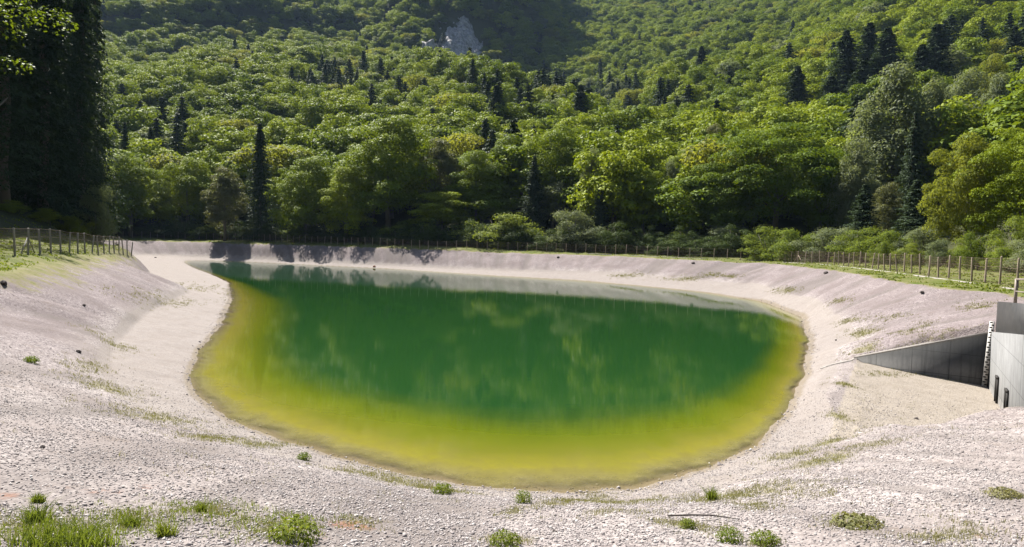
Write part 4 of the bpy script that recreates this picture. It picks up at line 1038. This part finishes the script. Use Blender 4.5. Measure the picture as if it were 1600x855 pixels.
# ------------------------------------------------------------------ intake works
def lerp2(p, q, t): return p + (q - p) * t
base = np.array([QB[0], QB[1], -5.3]); works = empty('intake_structure', base)
tag(works, 'concrete water intake at the right edge with a dark triangular wing wall and steel top', 'water intake')
ab = (QB - QA) / np.linalg.norm(QB - QA); nab = np.array([ab[1], -ab[0]])         # towards the apron
if side(QA, QB, *(QA + nab)) > 0: nab = -nab
ts = np.linspace(-0.02, 1.0, 24); tops = []
for t in ts:
    p = lerp2(QA, QB, t); zt = gz(*(p - nab * 0.35)); tops.append(zt)
tops = np.array(tops); tops = np.interp(ts, [ts[0], ts[-1]], [FZ['A'] + 0.12, -3.12]) if True else tops
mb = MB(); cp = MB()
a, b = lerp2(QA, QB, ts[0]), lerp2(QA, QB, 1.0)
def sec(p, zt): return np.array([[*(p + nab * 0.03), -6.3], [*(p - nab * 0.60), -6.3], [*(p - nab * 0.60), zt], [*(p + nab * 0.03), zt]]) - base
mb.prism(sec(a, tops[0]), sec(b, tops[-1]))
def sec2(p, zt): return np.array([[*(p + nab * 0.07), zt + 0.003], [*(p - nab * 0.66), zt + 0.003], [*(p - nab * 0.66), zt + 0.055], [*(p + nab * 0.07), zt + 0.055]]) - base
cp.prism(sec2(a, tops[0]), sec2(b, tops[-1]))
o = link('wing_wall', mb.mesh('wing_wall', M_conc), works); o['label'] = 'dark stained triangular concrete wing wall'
link('coping', cp.mesh('coping', M_cope), o)
# sill that carries the wall line on across the beach
mb = MB(); sp_ = resample([np.array([*(QA - ab * 0.02), 0]), np.array([14.0, 28.6, 0])], 0.2)
dv = (sp_[-1] - sp_[0])[:2]; dv /= np.linalg.norm(dv); nv = np.array([-dv[1], dv[0]])
for p, q in zip(sp_[:-1], sp_[1:]):
    def sec(p): return np.array([[*(p[:2] + nv * 0.1), p[2] - 0.3], [*(p[:2] - nv * 0.1), p[2] - 0.3], [*(p[:2] - nv * 0.1), p[2] + 0.035], [*(p[:2] + nv * 0.1), p[2] + 0.035]]) - base
    mb.add(np.concatenate([sec(p), sec(q)]), [[0, 1, 5, 4], [1, 2, 6, 5], [2, 3, 7, 6], [3, 0, 4, 7]])
link('sill', mb.mesh('sill', M_cope), works)
# head wall
bd = (QD - QB) / np.linalg.norm(QD - QB); nbd = np.array([bd[1], -bd[0]])
if side(QB, QD, *(QB + nbd)) > 0: nbd = -nbd       # towards the apron
Ln = np.linalg.norm(QD - QB)
mb = MB()
P0, P1 = QB - bd * 0.0, QB + bd * (Ln + 0.7)
def quad_prism(mb, p0, p1, front, back, z0, z1a, z1b):
    lo = np.array([[*(p0 + nbd * front), z0], [*(p1 + nbd * front), z0], [*(p1 - nbd * back), z0], [*(p0 - nbd * back), z0]])
    hi = lo.copy(); hi[:, 2] = [z1a, z1b, z1b, z1a]
    mb.prism(lo - base, hi - base)
quad_prism(mb, P0, P1, 0.03, 0.7, -6.5, -3.08, -2.2)
hw_ = link('head_wall', mb.mesh('head_wall', M_head), works); hw_['label'] = 'grey concrete head wall with a foot whitened by painted-in sunlight'
# dark steel bulkhead on top
mb = MB(); quad_prism(mb, QB + bd * 0.25, P1, -0.08, 0.2, -3.2, -1.84, -1.35)
link('steel_bulkhead', mb.mesh('steel_bulkhead', M_steel), works)
# deck behind, carrying the rail
mb = MB(); quad_prism(mb, QB + bd * 0.25, P1, -0.21, 2.2, -3.3, -1.98, -1.5); link('deck', mb.mesh('deck', M_cope), works)
# two dark stop-log slots on the head wall
for q in (3.0, 5.6):
    mb = MB(); c = QB + bd * q
    for w in (-0.22, 0.22):
        p = c + bd * w; quad_prism(mb, p - bd * 0.04, p + bd * 0.04, 0.10, -0.035, -5.35 if q < 4 else -5.2, -4.45, -4.45)
    p = c; quad_prism(mb, p - bd * 0.26, p + bd * 0.26, 0.105, -0.035, -4.45, -4.37, -4.37)
    link('slot_frame', mb.mesh('slot_frame', M_black), works)
# staff gauge leaning in the corner
gp0 = np.array([*(QB - ab * 0.16 + nab * 0.10), -5.36]); gp1 = np.array([*(QB - ab * 0.02 + nab * 0.06), -2.66])
axx = np.array([ab[0], ab[1], 0]); axz = (gp1 - gp0) / np.linalg.norm(gp1 - gp0); axx = axx - axz * (axx @ axz); axx /= np.linalg.norm(axx); axy = np.cross(axz, axx)
gl = np.linalg.norm(gp1 - gp0); mb = MB(); mb.box((gp0 + gp1) / 2 - base, (0.085, 0.015, gl / 2), np.array([axx, axy, axz]))
ga = link('staff_gauge', mb.mesh('staff_gauge', M_gauge), works)
ysg = 1 if axy @ np.array([*nab, 0]) > 0 else -1
mb = MB()
for k in range(int(gl / 0.1)):
    c = gp0 + axz * (0.06 + k * 0.1) + axy * ysg * 0.019 + axx * (0.03 if k % 2 else -0.025)
    mb.box(c - base, (0.045, 0.003, 0.028), np.array([axx, axy, axz]))
link('gauge_marks', mb.mesh('gauge_marks', M_black), ga)
# guard rail on the deck
rail = MB(); rz0 = -1.9
rp = [QB + bd * 0.55 - nbd * 0.6, QB + bd * 3.2 - nbd * 0.6, QB + bd * 6.0 - nbd * 0.6, QB + bd * 8.4 - nbd * 0.6]
grd = [-1.9, -1.8, -1.7, -1.55]
rr_root = empty('guard_rail', [*rp[0], grd[0]]); tag(rr_root, 'weathered guard rail standing on the intake deck at the right edge', 'railing')
gb = np.array([*rp[0], grd[0]])
for p, zq in zip(rp, grd):
    m2 = MB(); m2.box(np.array([*p, zq + 0.48]) - gb, (0.04, 0.04, 0.5)); link('rail_post', m2.mesh('rail_post', M_galv), rr_root)
for hh, ww in ((0.96, 0.05), (0.5, 0.035)):
    m2 = MB(); st = rp[0] - bd * 0.25
    m2.tube([np.array([*st, grd[0] + hh]) - gb] + [np.array([*p, zq + hh]) - gb for p, zq in zip(rp[1:], grd[1:])], ww * 0.75, 6)
    link('rail', m2.mesh('rail', M_galv), rr_root)

# ------------------------------------------------------------------ stones, weeds, stick
def stone(px, py, size, seed, label, mat=M_darkrock, name='stone', stretch=(1, 0.8, 0.65)):
    g = np.random.default_rng(seed); p = at_ground(px, py)
    import bmesh
    bm = bmesh.new(); bmesh.ops.create_icosphere(bm, subdivisions=3, radius=1)
    off = g.uniform(0, 50, 3)
    for v in bm.verts:
        c = v.co; k = 1 + 0.55 * float(vnoise(np.array([c.x * 1.3 + off[0] + c.z]), np.array([c.y * 1.3 + off[1] - c.z]))[0]) + 0.3 * float(vnoise(np.array([c.x * 3 + off[2]]), np.array([c.y * 3 + c.z * 2.1]))[0])
        v.co = Vector((c.x * stretch[0], c.y * stretch[1], c.z * stretch[2])) * k * size
    me = bpy.data.meshes.new(name); bm.to_mesh(me); bm.free(); me.materials.append(mat)
    size_k = 0.72 if np.linalg.norm(p) > 20 else 0.9
    tag(link(name, me, scale=(size_k,) * 3, loc=(p[0], p[1], p[2] + size * 0.2), rot=(0, 0, g.uniform(0, 6))), label, 'stone')
stone(5, 444, 0.24, 1, 'dark rounded boulder at the left picture edge, the largest loose stone', stretch=(1.3, 0.8, 0.75))
stone(123, 551, 0.13, 2, 'dark stone alone on the left gravel bank, above the weed patches')
stone(243, 403, 0.30, 3, 'small dark stone on the rim below the left fence corner')
stone(131, 478, 0.12, 4, 'dark stone high on the left gravel bank')
stone(310, 546, 0.10, 5, 'small dark stone beside the left waterline')
stone(66, 700, 0.055, 6, 'small grey stone low on the left gravel bank')
stone(872, 403, 0.42, 7, 'dark stone at the top of the far bank, right of the middle')
stone(1083, 412.5, 0.42, 8, 'dark stone at the top of the far bank, below the great beech')
stone(1290, 428, 0.40, 9, 'dark hollow looking stone at the top of the right bank')
stone(1441, 458, 0.26, 10, 'dark flat stone at the top of the right bank near the intake', stretch=(1.6, 0.7, 0.4))
stone(1253, 503, 0.12, 11, 'small dark stone on the beach at the right waterline')
stone(1306, 532, 0.10, 12, 'small grey stone on the right beach')
stone(1222, 649, 0.07, 13, 'small dark stone on the beach left of the intake apron')
stone(1432, 655, 0.07, 14, 'small dark stone lying on the intake apron')
stone(866, 832, 0.035, 15, 'small dark stone in the foreground gravel below the water')
stone(585, 417.5, 0.45, 16, 'reddish brown stone at the far waterline', mat=mat_simple('red_stone', (0.2, 0.09, 0.05), (0.3, 0.15, 0.09), 5))
# drift stick
a = at_ground(1043, 812); b = at_ground(1156, 814); c = at_ground(1112, 811.5)
mb = MB(); mb.tube([a + [0, 0, .05] - a, (c - a) * 0.5 + [0, 0, .06], c - a + [0, 0, .055], b - a + [0, 0, .02]], [0.011, 0.012, 0.01, 0.004], 6)
mb.tube([(c - a) * 0.9 + [0, 0, .05], (c - a) * 0.93 + [0.03, 0.1, .09]], [0.006, 0.002], 5)
tag(link('stick', mb.mesh('stick', mat_simple('dark_twig', (0.06, 0.05, 0.045), (0.13, 0.11, 0.1), 20), True), loc=a), 'long thin dark stick lying on the foreground gravel', 'stick')
# single weed plants
def weed_plant(px, py, hpx, wpx, label, leafy, seed, mat):
    if px < 320 and not leafy: hpx *= 0.62; wpx *= 1.25
    g = np.random.default_rng(seed); p = at_ground(px, py); dist = np.linalg.norm(p); h = hpx * dist / F; w = wpx * dist / F / 2
    root = empty('weed_plant', p); tag(root, label, 'plant')
    n = 240 if not leafy else 40
    x = np.clip(g.normal(0, 0.27, n), -0.7, 0.7) * w; y = np.clip(g.normal(0, 0.27, n), -0.7, 0.7) * w; z, _ = terrain(p[0] + x, p[1] + y)
    V, q, t = blades(x, y, z - p[2], h * g.uniform(0.2, 0.95, n), 0.0025 + 0.0003 * dist, 0.85)
    link('blades', mesh_np('blades', V, [t, q], mat), root)
    if leafy:
        m = 420; d = g.normal(0, 1, (m, 3)); d /= np.linalg.norm(d, axis=1, keepdims=True); rr_ = g.uniform(0.35, 1.0, (m, 1)) ** 0.5
        P = d * rr_ * [w, w, h * 0.5]; P[:, 2] = np.abs(P[:, 2]) * 1.5 + 0.01
        V, Fq = leaf_quads(P, d + [0, 0, 0.6] + g.normal(0, 0.4, (m, 3)), max(0.012, 0.085 * w), 0.55, g)
        link('leaves', mesh_np('leaves', V, Fq, mat), root)
WD = [(475, 719, 14, 24, 'bright green leafy weed at the water side of the left gravel bank', True),
 (460, 845, 42, 78, 'bushy bright green weed in the left foreground, right of the grass', True),
 (692, 771, 18, 36, 'thick green weed at the right end of the weed strip near the water', True),
 (818, 786, 26, 30, 'green weed standing at the waterline in the middle foreground', True),
 (1074, 826, 18, 26, 'round green weed in front of the thin stick', True),
 (1112, 782, 24, 20, 'upright green weed on the right foreground gravel above the stick', False),
 (1140, 848, 28, 40, 'grey green weed below the right end of the stick', True),
 (48, 566, 10, 20, 'small green weed on the left gravel bank', True),
 (1196, 850, 22, 44, 'yellowish weed at the bottom picture edge right of the middle', True),
 (790, 852, 26, 50, 'yellowish weed at the bottom picture edge in the middle', True),
 (205, 822, 28, 30, 'small upright grass clump in the left foreground', False),
 (258, 838, 44, 30, 'tall upright grass clump right of the big grass in the left foreground', False),
 (60, 818, 50, 40, 'grass clump at the upper edge of the big grass in the left corner', False),
 (110, 858, 60, 110, 'biggest bright green grass clump in the lower left corner', False),
 (60, 866, 60, 90, 'bright green grass clump cut by the bottom edge in the lower left corner', False),
 (150, 866, 56, 80, 'bright green grass clump cut by the bottom edge, right of the biggest one', False),
 (60, 785, 22, 16, 'thin grass clump standing on the reddish gravel at the left', False),
 (315, 800, 26, 14, 'thin grass clump left of the bushy weed in the foreground', False),
 (1343, 822, 12, 70, 'low olive weed cushion in the right foreground', True),
 (1572, 777, 12, 40, 'low olive weed cushion at the right picture edge', True),
 (830, 388, 17, 40, 'tall yellow grass clump at the far fence', False)]
for k, a in enumerate(WD):
    if a[5] is False and a[0] < 320:
        pass
    weed_plant(a[0], min(a[1], 853), a[2], a[3], a[4], a[5], 500 + k, L_grass if 'olive' not in a[4] else L_dry)

# ------------------------------------------------------------------ light, air
EL = R(51); SA = math.atan2(-0.59, 0.81)
sdir = Vector((math.sin(SA) * math.cos(EL), math.cos(SA) * math.cos(EL), math.sin(EL)))
ld = bpy.data.lights.new('sun', 'SUN'); ld.energy = 4.6; ld.angle = R(0.5); ld.color = (1.0, 0.955, 0.88)
lo = bpy.data.objects.new('sun', ld); COL.objects.link(lo); lo.rotation_euler = sdir.to_track_quat('Z', 'Y').to_euler(); lo.location = sdir * 400
w = bpy.data.worlds.new('World'); sc.world = w; w.use_nodes = True
nt = w.node_tree; nt.nodes.clear(); wo = nt.nodes.new('ShaderNodeOutputWorld'); bg = nt.nodes.new('ShaderNodeBackground'); sk = nt.nodes.new('ShaderNodeTexSky')
sk.sky_type = 'NISHITA'; sk.sun_disc = False; sk.sun_elevation = EL; sk.sun_rotation = SA % (2 * math.pi)
nt.links.new(sk.outputs[0], bg.inputs[0]); bg.inputs[1].default_value = 0.052; nt.links.new(bg.outputs[0], wo.inputs[0])

def haze():
    m, nt, out = new_mat('air'); v = nt.nodes.new('ShaderNodeVolumePrincipled')
    v.inputs['Color'].default_value = (0.50, 0.70, 1.0, 1); v.inputs['Density'].default_value = 0.00006; v.inputs['Anisotropy'].default_value = 0.0
    nt.links.new(v.outputs[0], out.inputs['Volume'])
    mb = MB(); zt = float(GZ.max()) + 40; zb = float(GZ.min()) - 1
    mb.box((0, 0, (zt + zb) / 2), (1400, 1400, (zt - zb) / 2)); o = link('haze', mb.mesh('haze', m)); tag(o, kind='stuff')
haze()

sc.view_settings.view_transform = 'Standard'; sc.view_settings.look = 'None'; sc.view_settings.gamma = 1; sc.view_settings.exposure = 1.6
sc.view_settings.use_curve_mapping = False
sc.render.engine = 'CYCLES'
cy = sc.cycles
cy.max_bounces = 6; cy.diffuse_bounces = 1; cy.glossy_bounces = 3; cy.transmission_bounces = 3; cy.transparent_max_bounces = 8; cy.volume_bounces = 0
cy.use_denoising = True
